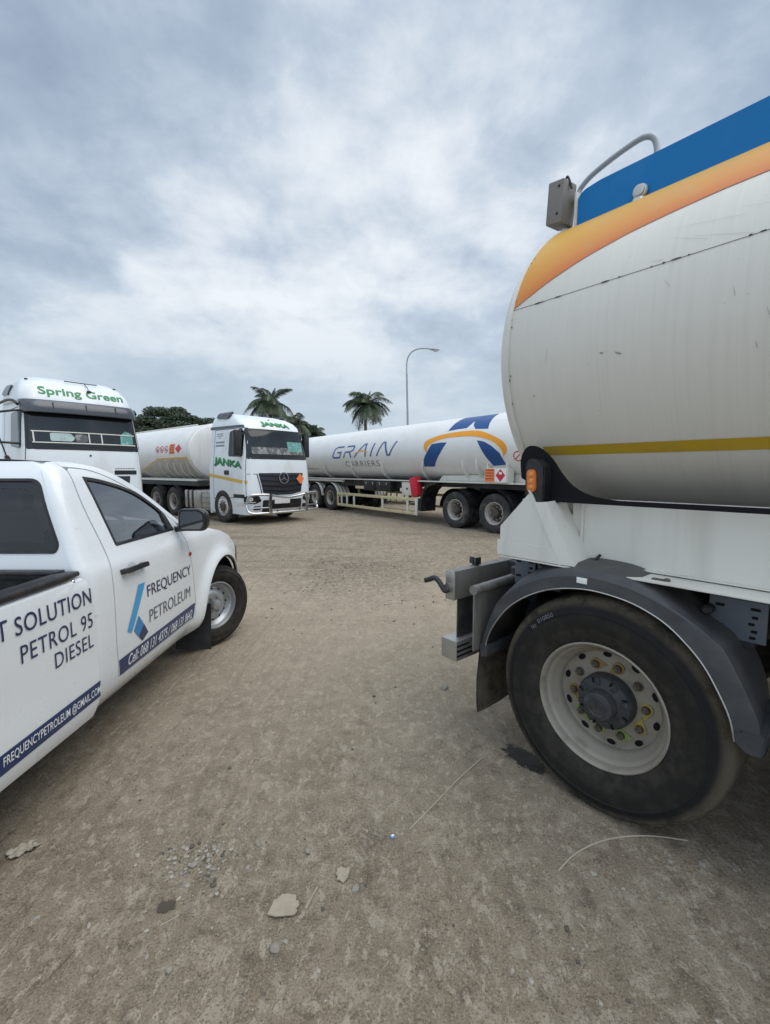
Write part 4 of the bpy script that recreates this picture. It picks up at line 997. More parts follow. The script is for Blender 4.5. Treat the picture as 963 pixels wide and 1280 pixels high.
MB().box((PX, 1.02, .70), (1.6, 2.28, .03), 'black_plastic').box((PX, 2.15, .88), (1.62, .03, .36), 'black_plastic').box((PX, 2.15, 1.075), (1.62, .06, .03), 'black_plastic', .008).box((PX, 2.13, 1.098), (1.60, .07, .018), 'black_plastic', .006).obj('bed_floor', PK)
MB().box((PX, -.14, .75), (1.66, .05, .62), 'car_white', .015).obj('tailgate', PK)
MB().box((PX, 2.2, .42), (1.2, 4.4, .2), 'chassis').box((PX, 3.95, .62), (1.3, .9, .4), 'black_matte').obj('underbody', PK)
# wheels: the front pair is steered to the right
ROOT = Vector((PX, PY, 0)); sa = R(30)
for sx in (1, -1):
    o_ = (math.cos(sa) * sx, -math.sin(sa) * sx, 0)
    wheel(PK, Vector((PX + sx * .872, WY + .0, WZ)) - ROOT, o_, 'pickup', .372, .212, .245, 'pickup', 72)
    wheel(PK, Vector((PX + sx * .90, RYW, WZ)) - ROOT, (sx, 0, 0), 'pickup', .372, .212, .245, 'pickup', 72)
    fl = MB(); rr_ = []
    for z in (.12, .2, .3, .42, .50): rr_.append([(PX + sx * x, 3.535 + .03 * (z - .12) / .4 - .01 * (x - .7), z) for x in (.66, .75, .85, .955)])
    fl.grid(rr_, 'rubber_clean'); fl.grid([[(a, b + .006, c) for a, b, c in r_] for r_ in rr_], 'rubber_clean'); fl.obj('mud_flap', PK)
    ln = MB(); ln.grid([[(PX + sx * x, WY + (AR - .005) * math.cos(R(a)), AZ + (AR - .005) * math.sin(R(a))) for x in (.45, .89)] for a in range(-10, 196, 8)], 'black_matte'); ln.obj('arch_liner', PK)
# whip aerial on the roof
MB().tube([(-2.31, 2.72, 1.655), (-2.305, 2.70, 1.685)], [.018, .012], 'black_plastic', 10).tube([(-2.305, 2.70, 1.685), (-2.23, 2.54, 1.88), (-2.14, 2.32, 2.12)], [.0045, .0035, .0025], 'black_plastic', 8).obj('aerial', PK)
# lettering on the right side
bf_ = bed_f(1)
mail = PM((PX, 1, .7)).panel([[(1.34, .405), (2.2145, .418), (2.2175, .503), (1.34, .488)]], bf_, 'navy', .002, 0, (.05, .04)).obj('email_strip', bs[0])
def slope(y0, y1): return None
PM((PX, 1, .7)).text('FREQUENCYPETROLEUM @GMAIL.COM', bf_, 'white_text', (1.622, .430, 2.213, .482), .004, .010, step=(.05, 0)).obj('lettering', bs[0])
PM((PX, 1, .7)).text('SOLUTION', bf_, 'navy_text', (1.732, .926, 2.196, 1.004), .003, .004, step=(0, .04), spacing=1.06).obj('lettering', bs[0])
PM((PX, 1, .7)).text('T', bf_, 'navy_text', (1.645, .930, 1.700, 1.010), .003, .004, step=(0, .04)).obj('lettering', bs[0])
PM((PX, 1, .7)).text('PETROL 95', bf_, 'navy_text', (1.748, .803, 2.193, .880), .003, .0, step=(0, .04), spacing=1.08).obj('lettering', bs[0])
PM((PX, 1, .7)).text('DIESEL', bf_, 'navy_text', (1.926, .700, 2.188, .772), .003, .0, step=(0, .04), spacing=1.08).obj('lettering', bs[0])
dt_ = PM(PC)
dt_.panel([[(2.404, .438), (3.35, .455), (3.374, .568), (2.385, .535)]], sr, 'navy', .002, 0, (.06, .03))
dt_.obj('phone_strip', DOOR)
PM(PC).text('Cell: 068 131 4375 / 068 131 8642', sr, 'white_text', (2.475, .463, 3.325, .530), .004, .012, shear=.2, step=(.06, 0)).obj('lettering', DOOR)
PM(PC).text('FREQUENCY', sr, 'navy_text', (2.70, .795, 3.318, .882), .003, .002, step=(.06, .04)).obj('lettering', DOOR)
PM(PC).text('PETROLEUM', sr, 'grey_text', (2.71, .640, 3.292, .722), .003, -.004, step=(.06, .04)).obj('lettering', DOOR)
lg = PM(PC)
lg.panel([[(2.468, .672), (2.612, .912), (2.684, .908), (2.536, .655 + .03), (2.508, .648)]], sr, 'sky_blue', .003, 0, (.06, .04))
lg.panel([[(2.535, .652), (2.59, .727), (2.640, .655), (2.578, .600)]], sr, 'mid_blue', .003, 0, (.06, .04))
lg.panel([[(2.592, .725), (2.690, .575), (2.627, .560), (2.580, .600), (2.642, .655)][0:1] + [(2.690, .588), (2.625, .556), (2.582, .598), (2.643, .656)]], sr, 'navy', .0032, 0, (.06, .04))
lg.obj('logo', DOOR)
XF[0] = Matrix.Identity(4)

# ---------------------------------------------------------------- lorries
class Cab:
    def __init__(s, lev, xr):
        z = [l[0] for l in lev]; s.xf, s.hw, s.rc, s.bow = (hermite(z, [l[i] for l in lev]) for i in (1, 2, 3, 4)); s.xr = xr; s.z0, s.z1 = z[0], z[-1]; s.zs = z
    def front(s, y, z):
        hw, rc, bow, xf = s.hw(z), s.rc(z), s.bow(z), s.xf(z); f = hw - rc; a = abs(y); sg = 1 if y >= 0 else -1
        if a <= f: return Vector((xf - bow * (a / hw) ** 2, y, z))
        t = min((a - f) / rc, math.pi / 2)
        return Vector((xf - bow * (f / hw) ** 2 - rc * (1 - math.cos(t)), sg * (f + rc * math.sin(t)), z))
    def side(s, sg):
        def fn(x, z):
            hw, rc = s.hw(z), s.rc(z); xs = s.front(hw - rc, z).x - rc
            if x <= xs: return Vector((x, sg * hw, z))
            t = min((x - xs) / rc, math.pi / 2); return Vector((xs + rc * math.sin(t), sg * (hw - rc + rc * math.cos(t)), z))
        return fn
    def shell(s, name, parent, arches, m='truck_white'):
        rows = []; zz = []
        for a, b in zip(s.zs, s.zs[1:]):
            k = max(1, int((b - a) / .12)); zz += [a + (b - a) * i / k for i in range(k)]
        zz.append(s.z1)
        for z in zz:
            hw, rc = s.hw(z), s.rc(z); half = []
            n = 10
            for i in range(n + 1): half.append(s.front((hw - rc) * i / n, z))
            for i in range(1, 9): half.append(s.front(hw - rc + rc * math.pi / 2 * i / 8, z))
            xs = half[-1].x
            for i in range(1, 9): half.append(Vector((xs + (s.xr + .06 - xs) * i / 8, hw, z)))
            half.append(Vector((s.xr, hw - .06, z)))
            row = half + [Vector((p.x, -p.y, p.z)) for p in half[::-1][:-1]]
            rows.append(row)
        mb = MB(); tb = bmesh.new(); V = [[tb.verts.new(p) for p in r_] for r_ in rows]; n = len(V[0])
        for i in range(len(V) - 1):
            for k in range(n): tb.faces.new((V[i][k], V[i][(k + 1) % n], V[i + 1][(k + 1) % n], V[i + 1][k]))
        tb.faces.new(V[0][::-1]); tb.faces.new(V[-1]); bmesh.ops.recalc_face_normals(tb, faces=tb.faces)
        mb.mi(m); mb.mi('black_matte'); mb.add(tb, m)
        o = mb.obj(name, parent, 40)
        cb_ = MB(); cb_.mi(m); cb_.mi('black_matte')
        for c in arches: cb_.add(*c[:1], c[1], c[2]) if False else None
        for (x, z, r_) in arches:
            cb_.lathe([(r_, -1.6), (r_, 1.6)], 'black_matte', 32, Matrix.Translation((x, 0, z)) @ Matrix.Rotation(R(90), 4, 'X'), caps=(1, 1))
        c = cb_.obj('cutter'); bo = o.modifiers.new('b', 'BOOLEAN'); bo.object = c; bo.operation = 'DIFFERENCE'; bo.solver = 'EXACT'; bo.material_mode = 'INDEX'
        dg = bpy.context.evaluated_depsgraph_get(); me = bpy.data.meshes.new_from_object(o.evaluated_get(dg)); o.modifiers.clear(); o.data = me; bpy.data.objects.remove(c)
        me.set_sharp_from_angle(angle=R(38)); me.name = name
        return o
def rect(a0, b0, a1, b1, r=.03): return rpoly([(a0, b0), (a1, b0), (a1, b1), (a0, b1)], r)

def lorry(label, loc, heading, style, group, decals=True):
    T = thing('truck', label, 'truck', loc, heading, group)
    if style == 'low':
        lev = [(.30, 1.34, 1.17, .22, .10), (.6, 1.42, 1.20, .25, .12), (1.0, 1.43, 1.21, .27, .13), (1.55, 1.40, 1.21, .28, .14), (1.95, 1.36, 1.18, .27, .14), (2.4, 1.25, 1.13, .25, .13), (2.78, 1.13, 1.09, .24, .12), (2.95, 1.06, 1.07, .26, .13), (3.10, .90, 1.03, .30, .14), (3.22, .62, .97, .34, .12), (3.31, .22, .88, .36, .08), (3.36, -.15, .74, .36, .05)]
        wb, wt = 1.95, 2.80; roofz = 3.0
    else:
        lev = [(.30, 1.34, 1.18, .22, .10), (.6, 1.42, 1.22, .25, .12), (1.0, 1.43, 1.22, .27, .13), (1.6, 1.41, 1.22, .28, .14), (2.05, 1.37, 1.21, .28, .14), (2.5, 1.28, 1.18, .26, .14), (2.95, 1.18, 1.15, .26, .14), (3.15, 1.13, 1.13, .28, .14), (3.40, 1.02, 1.10, .32, .14), (3.60, .83, 1.02, .38, .13), (3.74, .50, .90, .40, .10), (3.80, .15, .74, .40, .06)]
        wb, wt = 2.08, 2.98; roofz = 3.3
    c = Cab(lev, -.80); CC = (0, 0, 1.9); SS = (.12, .12)
    cab = c.shell('cab', T, [(0, .50, .66)])
    fr = c.front
    whw = lambda z: c.hw(z) - .10
    # windscreen with black frit and scuttle
    def ring(z0, z1, d, n=8):
        zs = [z0 + (z1 - z0) * i / n for i in range(n + 1)]
        return rpoly([(-(whw(z0) - d), z0), (whw(z0) - d, z0), (whw(z1) - d, z1), (-(whw(z1) - d), z1)], .06)
    PM(CC).panel([ring(wb - .02, wt + .03, -.05)], fr, 'black_gloss', .006, 0, SS).obj('windscreen_frame', T)
    ws = PM(CC).panel([ring(wb + .10, wt - .02, .02)], fr, 'truck_glass' if False else 'black_gloss', .010, 0, SS).panel([ring(wb + .12, wt - .03, .03)], fr, 'screen', .011, 0, SS).obj('windscreen', T)
    # flat panels laid on the glass: pale lines, grey band, pale and green patches
    dz = wb + .13
    tr = PM(CC)
    if style == 'low':
        tr.panel([rect(-.95, dz, .92, dz + .20, .02)], fr, 'patch_grey', .013, 0, SS); tr.panel([rect(-.95, dz + .20, .92, dz + .212, 0)], fr, 'grille_dark', .014, 0, SS)
        tr.obj('screen_band', T)
        PM(CC).panel([rect(.30, dz + .09, .92, dz + .40, .03)], fr, 'patch_green', .0145, 0, SS).obj('screen_patch', T)
    else:
        for z_ in (2.20, 2.445): tr.panel([rect(-1.02, z_, 1.05, z_ + .022, .006)], fr, 'panel_white', .02, .01, SS)
        for y_ in (.02, .28, -1.0): tr.panel([rect(y_, 2.22, y_ + .025, 2.445, .002)], fr, 'panel_white', .0195, .01, SS)
        tr.obj('screen_lines', T)
        PM(CC).panel([rpoly([(-.70, 2.25), (-.30, 2.25), (-.24, 2.33), (-.32, 2.43), (-.70, 2.43)], .04)], fr, 'patch_pale', .013, 0, SS).obj('screen_patch', T)
        PM(CC).panel([rpoly([(.70, 2.22), (1.0, 2.24), (1.0, 2.50), (.84, 2.56), (.72, 2.44)], .03)], fr, 'patch_green', .013, 0, SS).obj('screen_patch', T)
        PM(CC).panel([rect(-.24, 2.24, .0, 2.42, .06)], fr, 'patch_grey', .013, 0, SS).obj('screen_band', T)
    for y_ in (-.35, .38): PM(CC).panel([rpoly([(y_ - .35, wb + .055), (y_ + .32, wb + .10), (y_ + .33, wb + .115), (y_ - .35, wb + .075)], 0)], fr, 'black_plastic', .02, .008, SS).obj('wiper', T)
    # front panel, grille, bumper
    if style == 'low':
        g = PM(CC).panel([rpoly([(-.82, 1.52), (.82, 1.52), (.70, .93), (.30, .86), (-.30, .86), (-.70, .93)], .03)], fr, 'grille_dark', .012, .02, SS)
        GR = g.obj('grille', T)
        sl2 = PM(CC)
        for z_, w_ in ((1.47, .80), (1.32, .77), (1.17, .74), (1.03, .70)):
            sl2.panel([rpoly([(-w_, z_), (0, z_ - .05), (w_, z_), (w_, z_ - .028), (0, z_ - .078), (-w_, z_ - .028)], .01)], fr, 'black_gloss', .03, .02, SS)
        sl2.obj('grille_slats', GR)
        PM(CC).panel([rpoly([(-1.16, 1.50), (-.85, 1.50), (-.73, .93), (-.5, .84), (-.5, .82), (-.76, .90), (-.88, 1.485), (-1.16, 1.485)], 0)], fr, 'seam_dark', .003, 0, SS).obj('panel_gap', T)
        st_ = PM(CC).panel([circ((0, 1.365), .175, 40), circ((0, 1.365), .150, 40)[::-1]], fr, 'chrome', .06, .03, (0, 0))
        for q in range(3):
            a = R(90 + 120 * q); e1, e2 = a + R(90), a - R(90)
            st_.panel([[(.155 * math.cos(a), 1.365 + .155 * math.sin(a)), (.026 * math.cos(e1 + .5), 1.365 + .026 * math.sin(e1 + .5)), (.026 * math.cos(e2 - .5), 1.365 + .026 * math.sin(e2 - .5))]], fr, 'chrome', .058, .02, (0, 0))
        st_.obj('emblem', GR)
        PM(CC).panel([rpoly([(.66, 1.50), (.83, 1.335), (.66, 1.165), (.49, 1.335)], .012)], fr, 'orange_sign', .05, .006, (0, 0)).obj('hazard_plate', T)
        bm_ = PM(CC).panel([rect(-.72, .36, .72, .72, .05)], fr, 'black_plastic', .010, .01, SS)
        BUM = bm_.obj('bumper_grille', T)
        PM(CC).panel([rect(-.34, .60, .22, .72, .01)], fr, 'sign_white', .03, .006, SS).obj('number_plate', BUM)
        for sg in (1, -1):
            hl = PM(CC).panel([rpoly([(sg * 1.30, .84), (sg * .86, .88), (sg * .76, .70), (sg * .95, .62), (sg * 1.30, .64)], .03)], fr, 'black_gloss', .012, .012, SS)
            H = hl.obj('headlight', T)
            PM(CC).panel([circ((sg * 1.10, .76), .075, 20, ry=.06)], fr, 'lamp_glass', .02, .01, (0, 0)).panel([rect(min(sg * 1.3, sg * .95), .655, max(sg * 1.3, sg * .95), .68, .008)], fr, 'lamp_glass', .02, .01, (.08, 0)).obj('lamp', H)
            PM(CC).panel([rect(min(sg * 1.0, sg * .78), .44, max(sg * 1.0, sg * .78), .55, .03)], fr, 'black_gloss', .012, .01, SS).obj('fog_light', T)
        # tube guard across the nose
        bb = lambda pts, r_: MB().tube(spline(pts, 6), r_, 'chrome', 12)
        G0 = bb([(1.44, -1.30, .62), (1.52, -1.27, .85), (1.60, -1.18, .90), (1.66, -.85, .90), (1.68, -.66, .88), (1.68, -.35, .83), (1.685, 0, .80), (1.68, .35, .83), (1.68, .66, .88), (1.66, .85, .90), (1.60, 1.18, .90), (1.52, 1.27, .85), (1.44, 1.30, .62)], .036)
        G0.tube(spline([(1.44, -1.30, .64), (1.48, -1.29, .45), (1.57, -1.2, .37), (1.66, -.8, .36), (1.68, 0, .35), (1.66, .8, .36), (1.57, 1.2, .37), (1.48, 1.29, .45), (1.44, 1.30, .64)], 6), .036, 'chrome', 12)
        BG = G0.obj('bull_bar', T)
        for y_ in (-.66, .66):
            MB().prism(rpoly([(-.05, .34), (.05, .34), (.075, .62), (.05, .92), (-.05, .92), (-.02, .62)], .02), lambda u, v, d, y_=y_: Vector((1.685 + d, y_ + u * (1 if y_ > 0 else -1), v)), .03, 'chrome', .004).obj('upright', BG)
        MB().box((1.66, 0, .40), (.02, 1.26, .13), 'alu', .01).lathe([(.03, 0), (.028, .02)], 'black_plastic', 12, Matrix.Translation((1.67, -.42, .40)) @ Matrix.Rotation(R(90), 4, 'Y'), caps=(0, 1)).lathe([(.03, 0), (.028, .02)], 'black_plastic', 12, Matrix.Translation((1.67, .42, .40)) @ Matrix.Rotation(R(90), 4, 'Y'), caps=(0, 1)).obj('skid_plate', BG)
        for y_, z_ in ((-1.0, .52), (1.0, .52), (-1.0, .60)): pass
        for sg in (1, -1): MB().tube([(1.56, sg * 1.24, .52), (1.69, sg * .70, .52)], .018, 'chrome', 10).obj('cross_tube', BG)
    else:
        PM(CC).panel([rpoly([(-.86, 1.46), (.86, 1.46), (.74, .80), (-.74, .80)], .03)], fr, 'grille_dark', .012, .02, SS).obj('grille', T)
        PM(CC).panel([rect(.50, 1.50, 1.02, 1.60, .02)], fr, 'black_gloss', .008, .004, SS).obj('vent', T)
        bdg = PM(CC); 
        for k in range(8): bdg.panel([rect(.52 + .06 * k, 1.635, .565 + .06 * k, 1.655, .004)], fr, 'text_grey', .006, 0, (0, 0))
        bdg.obj('badge', T)
        PM(CC).panel([circ((.02, 1.94), .022, 16)], fr, 'black_plastic', .012, .01, (0, 0)).obj('washer_jet', T)
        for sg in (1, -1): PM(CC).panel([rect(min(sg * 1.25, sg * .85), .55, max(sg * 1.25, sg * .85), .8, .05)], fr, 'lamp_glass', .012, .01, SS).obj('headlight', T)
        PM(CC).panel([rect(-.6, .36, .6, .50, .03)], fr, 'black_plastic', .01, .01, SS).obj('bumper_grille', T)
        # smoked sun visor standing off the screen
        rows = []
        for (z_, o_, k) in ((3.16, .02, 1.0), (3.15, .13, 1.0), (3.06, .20, 1.0), (2.93, .21, .985), (2.87, .19, .97), (2.86, .16, .965), (2.93, .17, .98), (3.05, .15, .995), (3.12, .08, 1.0), (3.14, .0, 1.0)):
            rows.append([fr(1.30 * (2 * i / 24 - 1) * k, z_) + Vector((o_ * (1 if abs(2 * i / 24 - 1) < .93 else .75), 0, 0)) for i in range(25)])
        MB().grid(rows, 'visor_dark').obj('sun_visor', T)
        for y_ in (-.62, 0.0, .62): PM(CC).panel([rect(y_ - .012, 2.95, y_ + .012, 3.10, .004)], lambda u, v: fr(u, v) + Vector((.212, 0, 0)), 'black_plastic', .0, .01, (0, 0)).obj('visor_clip', T)
        MB().tube([fr(-.25, 3.62) + Vector((0, 0, .05)), fr(.42, 3.62) + Vector((0, 0, .05))], .012, 'black_plastic', 8).obj('roof_bar', T)
        MB().tube(spline([fr(.16, 3.64) + Vector((0, 0, .03)), fr(.17, 3.56) + Vector((.05, 0, 0)), fr(.18, 3.50) + Vector((.03, 0, 0))], 4), .008, 'black_plastic', 8).ball(tuple(fr(.18, 3.46) + Vector((.03, 0, 0))), (.03, .05, .03), 'black_plastic').obj('camera_pod', T)
        for y_ in (-.95, .9): MB().ball(tuple(fr(y_, 3.66)), (.03, .04, .02), 'black_plastic').obj('roof_marker', T)
    for sg, nm in ((-1, 'r'), (1, 'l')):
        sf = c.side(sg)
        # black band under the roof fairing, air deflector, door glass, seams
        if style == 'low':
            PM(CC).panel([rpoly([(-.80, 2.86), (-.80, 2.95), (.95, 2.93), (1.0, 2.86)], .01)], sf, 'visor_dark', .006, 0, SS).obj('gutter_trim', T)
            PM(CC).panel([rpoly([(-.52, 3.20), (.16, 3.16), (.28, 3.34), (-.50, 3.345)], .04)], lambda x, z, sg=sg: Vector((x, sg * (c.hw(z) if z < 3.2 else c.hw(3.2) + (c.hw(z) - c.hw(3.2)) * .5), z)), 'visor_dark', .05, .06, SS).obj('roof_deflector', T)
            dw = rpoly([(.36, 2.05), (1.06, 2.02), (1.0, 2.74), (.36, 2.74)], .06); dx = [(-.50, .72), (-.50, 2.84), (1.10, 2.84), (1.20, 1.98), (1.24, .80), (.70, .80)]
        else:
            PM(CC).panel([rpoly([(-.78, 3.40), (-.1, 3.34), (.02, 3.56), (-.70, 3.62)], .05)], sf, 'visor_dark', .03, .05, SS).obj('roof_deflector', T)
            MB().tube(spline([(-.8, sg * 1.20, 3.20), (.2, sg * 1.22, 3.18), (.8, sg * 1.22, 3.12), (1.02, sg * 1.18, 3.02)], 5), .03, 'black_plastic', 10).obj('roof_rail', T)
            dw = rpoly([(.26, 2.18), (1.08, 2.10), (.98, 2.86), (.26, 2.86)], .06); dx = [(-.45, .85), (-.45, 2.98), (1.08, 2.98), (1.22, 2.05), (1.25, .85), (.72, .85)]
        DR = PM(CC).panel([grow(dw, .03)], sf, 'black_gloss', .006, 0, SS).panel([dw], sf, 'screen', .008, 0, SS).obj('side_window', T)
        def gapline(pts, w=.008):
            P_ = pts + [pts[0]]; pm = PM(CC)
            for a, b in zip(P_, P_[1:]):
                a, b = Vector(a), Vector(b); d = (b - a).normalized(); nrm = Vector((-d.y, d.x)) * w
                pm.panel([[tuple(a - nrm), tuple(b - nrm), tuple(b + nrm), tuple(a + nrm)]], sf, 'seam_dark', .003, 0, SS)
            return pm
        gapline(dx).obj('door_gap', T)
        PM(CC).panel([rect(.16, 1.47, .40, 1.60, .03)], sf, 'black_plastic', .02, .02, SS).obj('door_handle', T)
        if style == 'low':
            PM(CC).panel([[(-.78, 1.51), (1.27, 1.30), (1.27, 1.20), (-.78, 1.42)]], sf, 'line_yellow', .004, 0, SS).obj('yellow_strip', T)
            PM(CC).panel([rect(.62, .80, 1.18, .90, .02)], sf, 'black_plastic', .006, 0, SS).obj('step_recess', T)
            PM(CC).panel([rect(.76, .56, 1.16, .68, .03)], sf, 'panel_white', .01, .012, SS).obj('foot_step', T)
        # mirrors
        MY = 1.62 if style == 'high' else (1.22 if sg == 1 else 1.30)
        if not (style == 'high' and sg == 1):
            mm = MB(); mz = (2.02, 2.76) if style == 'low' else (2.12, 2.86)
            mx_ = 1.02
            mm.box((mx_ + .02, sg * MY, (mz[0] + mz[1]) / 2), (.17, .20, mz[1] - mz[0]), 'black_plastic', .05)
            mm.tube(spline([(mx_ - .05, sg * 1.08, mz[1] - .02), (mx_ + .05, sg * 1.18, mz[1] + .03), (mx_ + .02, sg * (MY - .01), mz[1] - .06)], 5), .025, 'black_plastic', 8)
            mm.tube([(mx_, sg * 1.12, mz[0] + .06), (mx_, sg * (MY - .04), mz[0] + .08)], .025, 'black_plastic', 8)
            mo2_ = mm.obj('door_mirror', T)
            MB().box((mx_ - .07, sg * MY, (mz[0] + mz[1]) / 2 + .1), (.012, .16, .42), 'mirror_glass', .004).box((mx_ - .07, sg * MY, mz[0] + .14), (.012, .16, .18), 'mirror_glass', .004).obj('mirror_glass', mo2_)
        # tank, steps, wheels
        wheel(T, (0, sg * 1.22, .505), (0, sg, 0), 'front', .51, .292, .32, 'front', 40)
        for x in (-3.35, -4.72): wheel(T, (x, sg * 1.22, .505), (0, sg, 0), 'dual', .51, .292, .29, 'dual', 40, dual=.34)
        ft = MB()
        for (x0, x1) in ((-2.55, -2.28), (-2.26, -1.98), (-1.96, -1.42)): ft.box(((x0 + x1) / 2, sg * .90, .64), (x1 - x0, .56, .62), 'alu', .07)
        ft.obj('fuel_tank', T)
        for x in (-2.27, -1.97): MB().box((x, sg * .90, .64), (.04, .575, .635), 'black_plastic', .07).obj('tank_strap', T)
        sp_ = MB().box((-1.05, sg * .95, .64), (.52, .48, .62), 'alu', .02)
        for z_ in (.40, .56, .72, .88): sp_.box((-1.05, sg * 1.193, z_), (.50, .01, .02), 'alu_dark')
        sp_.obj('step_box', T)
        MB().box((-.72, sg * 1.12, .64), (.10, .18, .78), 'truck_white', .02).obj('side_fairing', T)
        MB().grid([[(-3.35 + .60 * math.cos(R(a)), sg * y_, .505 + .60 * math.sin(R(a))) for y_ in (.60, 1.24)] for a in range(10, 176, 11)], 'black_plastic').obj('mudguard', T)
        MB().grid([[(-4.72 + .60 * math.cos(R(a)), sg * y_, .505 + .60 * math.sin(R(a))) for y_ in (.60, 1.24)] for a in range(10, 176, 11)], 'black_plastic').obj('mudguard', T)
    MB().box((-2.6, .42, .85), (5.6, .09, .28), 'chassis').box((-2.6, -.42, .85), (5.6, .09, .28), 'chassis').box((-4.0, 0, 1.06), (1.0, .9, .12), 'chassis', .02).box((-.4, 0, .55), (1.4, 1.5, .6), 'black_matte').obj('chassis', T)
    MB().tube([(0, -1.0, .5), (0, 1.0, .5)], .07, 'chassis').tube([(-3.35, -1.0, .5), (-3.35, 1.0, .5)], .1, 'chassis').tube([(-4.72, -1.0, .5), (-4.72, 1.0, .5)], .1, 'chassis').obj('axles', T)
    return T, c

def screen_mat():
    """dark cab interior seen through reflecting glass"""
    m, t, b = base_mat('screen'); b.inputs['Base Color'].default_value = (.012, .016, .018, 1); b.inputs['Roughness'].default_value = .06
    b.inputs['Specular IOR Level'].default_value = .55
screen_mat()
mat('patch_grey', (.09, .095, .095), .35, dirt=(.3, .3, .28), amt=.8, scale=6, lo=.5, hi=.55)
mat('patch_green', (.11, .28, .25), .2, dirt=(.3, .5, .46), amt=.8, scale=9)
mat('patch_pale', (.42, .52, .50), .3, dirt=(.25, .33, .31), amt=.7, scale=9)

TG = 'parked trucks facing the camera'
J, jc = lorry('white truck with green name on door and roof and a chrome bull bar', (-4.21, 14.43, 0), R(50 - 90), 'low', TG)
JC = (0, 0, 1.9); jr = jc.side(-1)
def shadow_text(pm, txt, fn, box, dx, dy, step, pre=None, bold=.03, grow_=.012):
    b = box; e = grow_
    pm.text(txt, fn, 'text_mint', (b[0] - e, b[1] - e, b[2] + e, b[3] + e), .005, bold + .045, step=step, pre=pre)
    pm.text(txt, fn, 'text_green_dark', (b[0] + dx, b[1] + dy, b[2] + dx, b[3] + dy), .008, bold, step=step, pre=pre)
    pm.text(txt, fn, 'text_green', b, .011, bold, step=step, pre=pre); return pm
# letters step down along the door; u grows to the right of the picture = towards the nose
def drop(a, b): return (a, b * .62 + (1 - a) * .38 + .06 * math.sin(a * 6.28) * (b - .5))
shadow_text(PM(JC), 'JANKA', jr, (-.46, 1.61, 1.08, 2.02), .025, -.03, (.12, .12), drop).obj('lettering', J)
shadow_text(PM(JC), 'JANKA', jc.front, (-.46, 2.90, .56, 3.09), .015, -.02, (.1, .06), lambda a, b: (a, b * .75 + .25 * (1 - a) * .6)).obj('lettering', J)
inf = PM(JC)
for z_, a, b in ((2.70, -.40, -.02), (2.64, -.38, -.05), (2.575, -.28, -.14), (2.43, -.42, .06), (2.33, -.42, .06)):
    x = a; rr_ = random.Random(int(z_ * 100))
    while x < b:
        w = rr_.uniform(.03, .07); inf.panel([rect(x, z_, min(b, x + w), z_ + (.026 if z_ > 2.5 else .05), .004)], jr, 'text_grey', .004, 0, (0, 0)); x += w + .018
inf.obj('door_notices', J)
MB().ball(tuple(jc.front(-.05, 3.15)), (.03, .03, .025), 'black_plastic').obj('roof_marker', J)
SP, spc = lorry('tall white truck with smoked sun visor behind the pickup roof', (-7.93, 11.2, 0), R(50 - 90), 'high', TG)
st_ = PM((0, 0, 2)); st_.text('Spring Green', spc.front, 'text_green', (-.80, 3.235, .92, 3.475), .006, .02, step=(.12, .06), pre=lambda a, b: (a, b)).obj('lettering', SP)

# ---------------------------------------------------------------- tank trailers behind
def far_trailer(label, loc, rz, x0, x1, a, b, z0, ribs, deck=1.26, group='tank trailers parked in the yard', dome=(.16, .10), near=1):
    T = thing('tank_trailer', label, 'tank trailer', loc, rz, group)
    tank_mb(x0, x1, a, b, z0, 'tank_white', dish=dome, seg=96).obj('tank', T, 40)
    r_ = MB(); tank_ring(r_, x0 + .02 * (1 if x1 > x0 else -1), .05, .012, a, b, z0, 'panel_white'); r_.obj('end_rim', T)
    r_ = MB(); tank_ring(r_, x1 - .02 * (1 if x1 > x0 else -1), .05, .012, a, b, z0, 'panel_white'); r_.obj('end_rim', T)
    for x, lean in ribs:
        for sd in (1, -1): arc_rib(MB(), x, -18, -66, .06, .10, a, b, z0, sd, 'tank_white', lean).obj('rib', T)
    lo_, hi_ = min(x0, x1), max(x0, x1)
    cw = MB().box(((lo_ + hi_) / 2, 0, z0 + b + .05), (hi_ - lo_ - .8, .9, .02), 'galv')
    for s_ in (-1, 1): cw.box(((lo_ + hi_) / 2, s_ * .47, z0 + b + .03), (hi_ - lo_ - .6, .03, .10), 'panel_white')
    return T, cw
# -- trailer behind the green-lettered truck
JT, cw = far_trailer('white tank trailer with small red warning symbols behind the green lettered truck', (-4.21, 14.43, 0), R(-40), -2.13, -13.4, 1.22, 1.0, 2.25, (), )
cw = MB(); [cw.box((-8, s_ * .25, 3.26), (9.5, .03, .05), 'panel_white') for s_ in (-1, 1)]; cw.obj('coaming', JT)
jt = tank_fn(1.22, 1.0, 2.25, -1); JTC = (-7, 0, 2.2)
ln = PM(JTC)
for (p, q) in (((-6.46, -40.5), (-4.53, -13.7)), ((-4.53, -13.7), (-2.28, -12.7)), ((-2.28, -12.7), (-2.16, -20))):
    a, b = Vector(p), Vector(q); w = 1.5 if abs(b.y - a.y) < 2 else 0; wx = 0 if w else .07
    ln.panel([[(a.x - wx, a.y - w), (b.x - wx, b.y - w), (b.x + wx, b.y + w), (a.x + wx, a.y + w)]], jt, 'line_yellow', .004, 0, (.3, 3))
ln.obj('outline_stripe', JT)
mat('apron_grime_shade', (.52, .49, .43), .55, dirt=(.27, .235, .18), amt=.7, scale=2.2, streak=(3, 1, .6))
PM(JTC).panel([[(-6.40, -42), (-4.50, -15.2), (-2.30, -14.2), (-2.22, -20), (-2.18, -64), (-6.2, -64)]], jt, 'apron_grime_shade', .003, 0, (.3, 3)).obj('grimy_shaded_apron', JT)  # grime and underside shade painted together into the lower tank colour
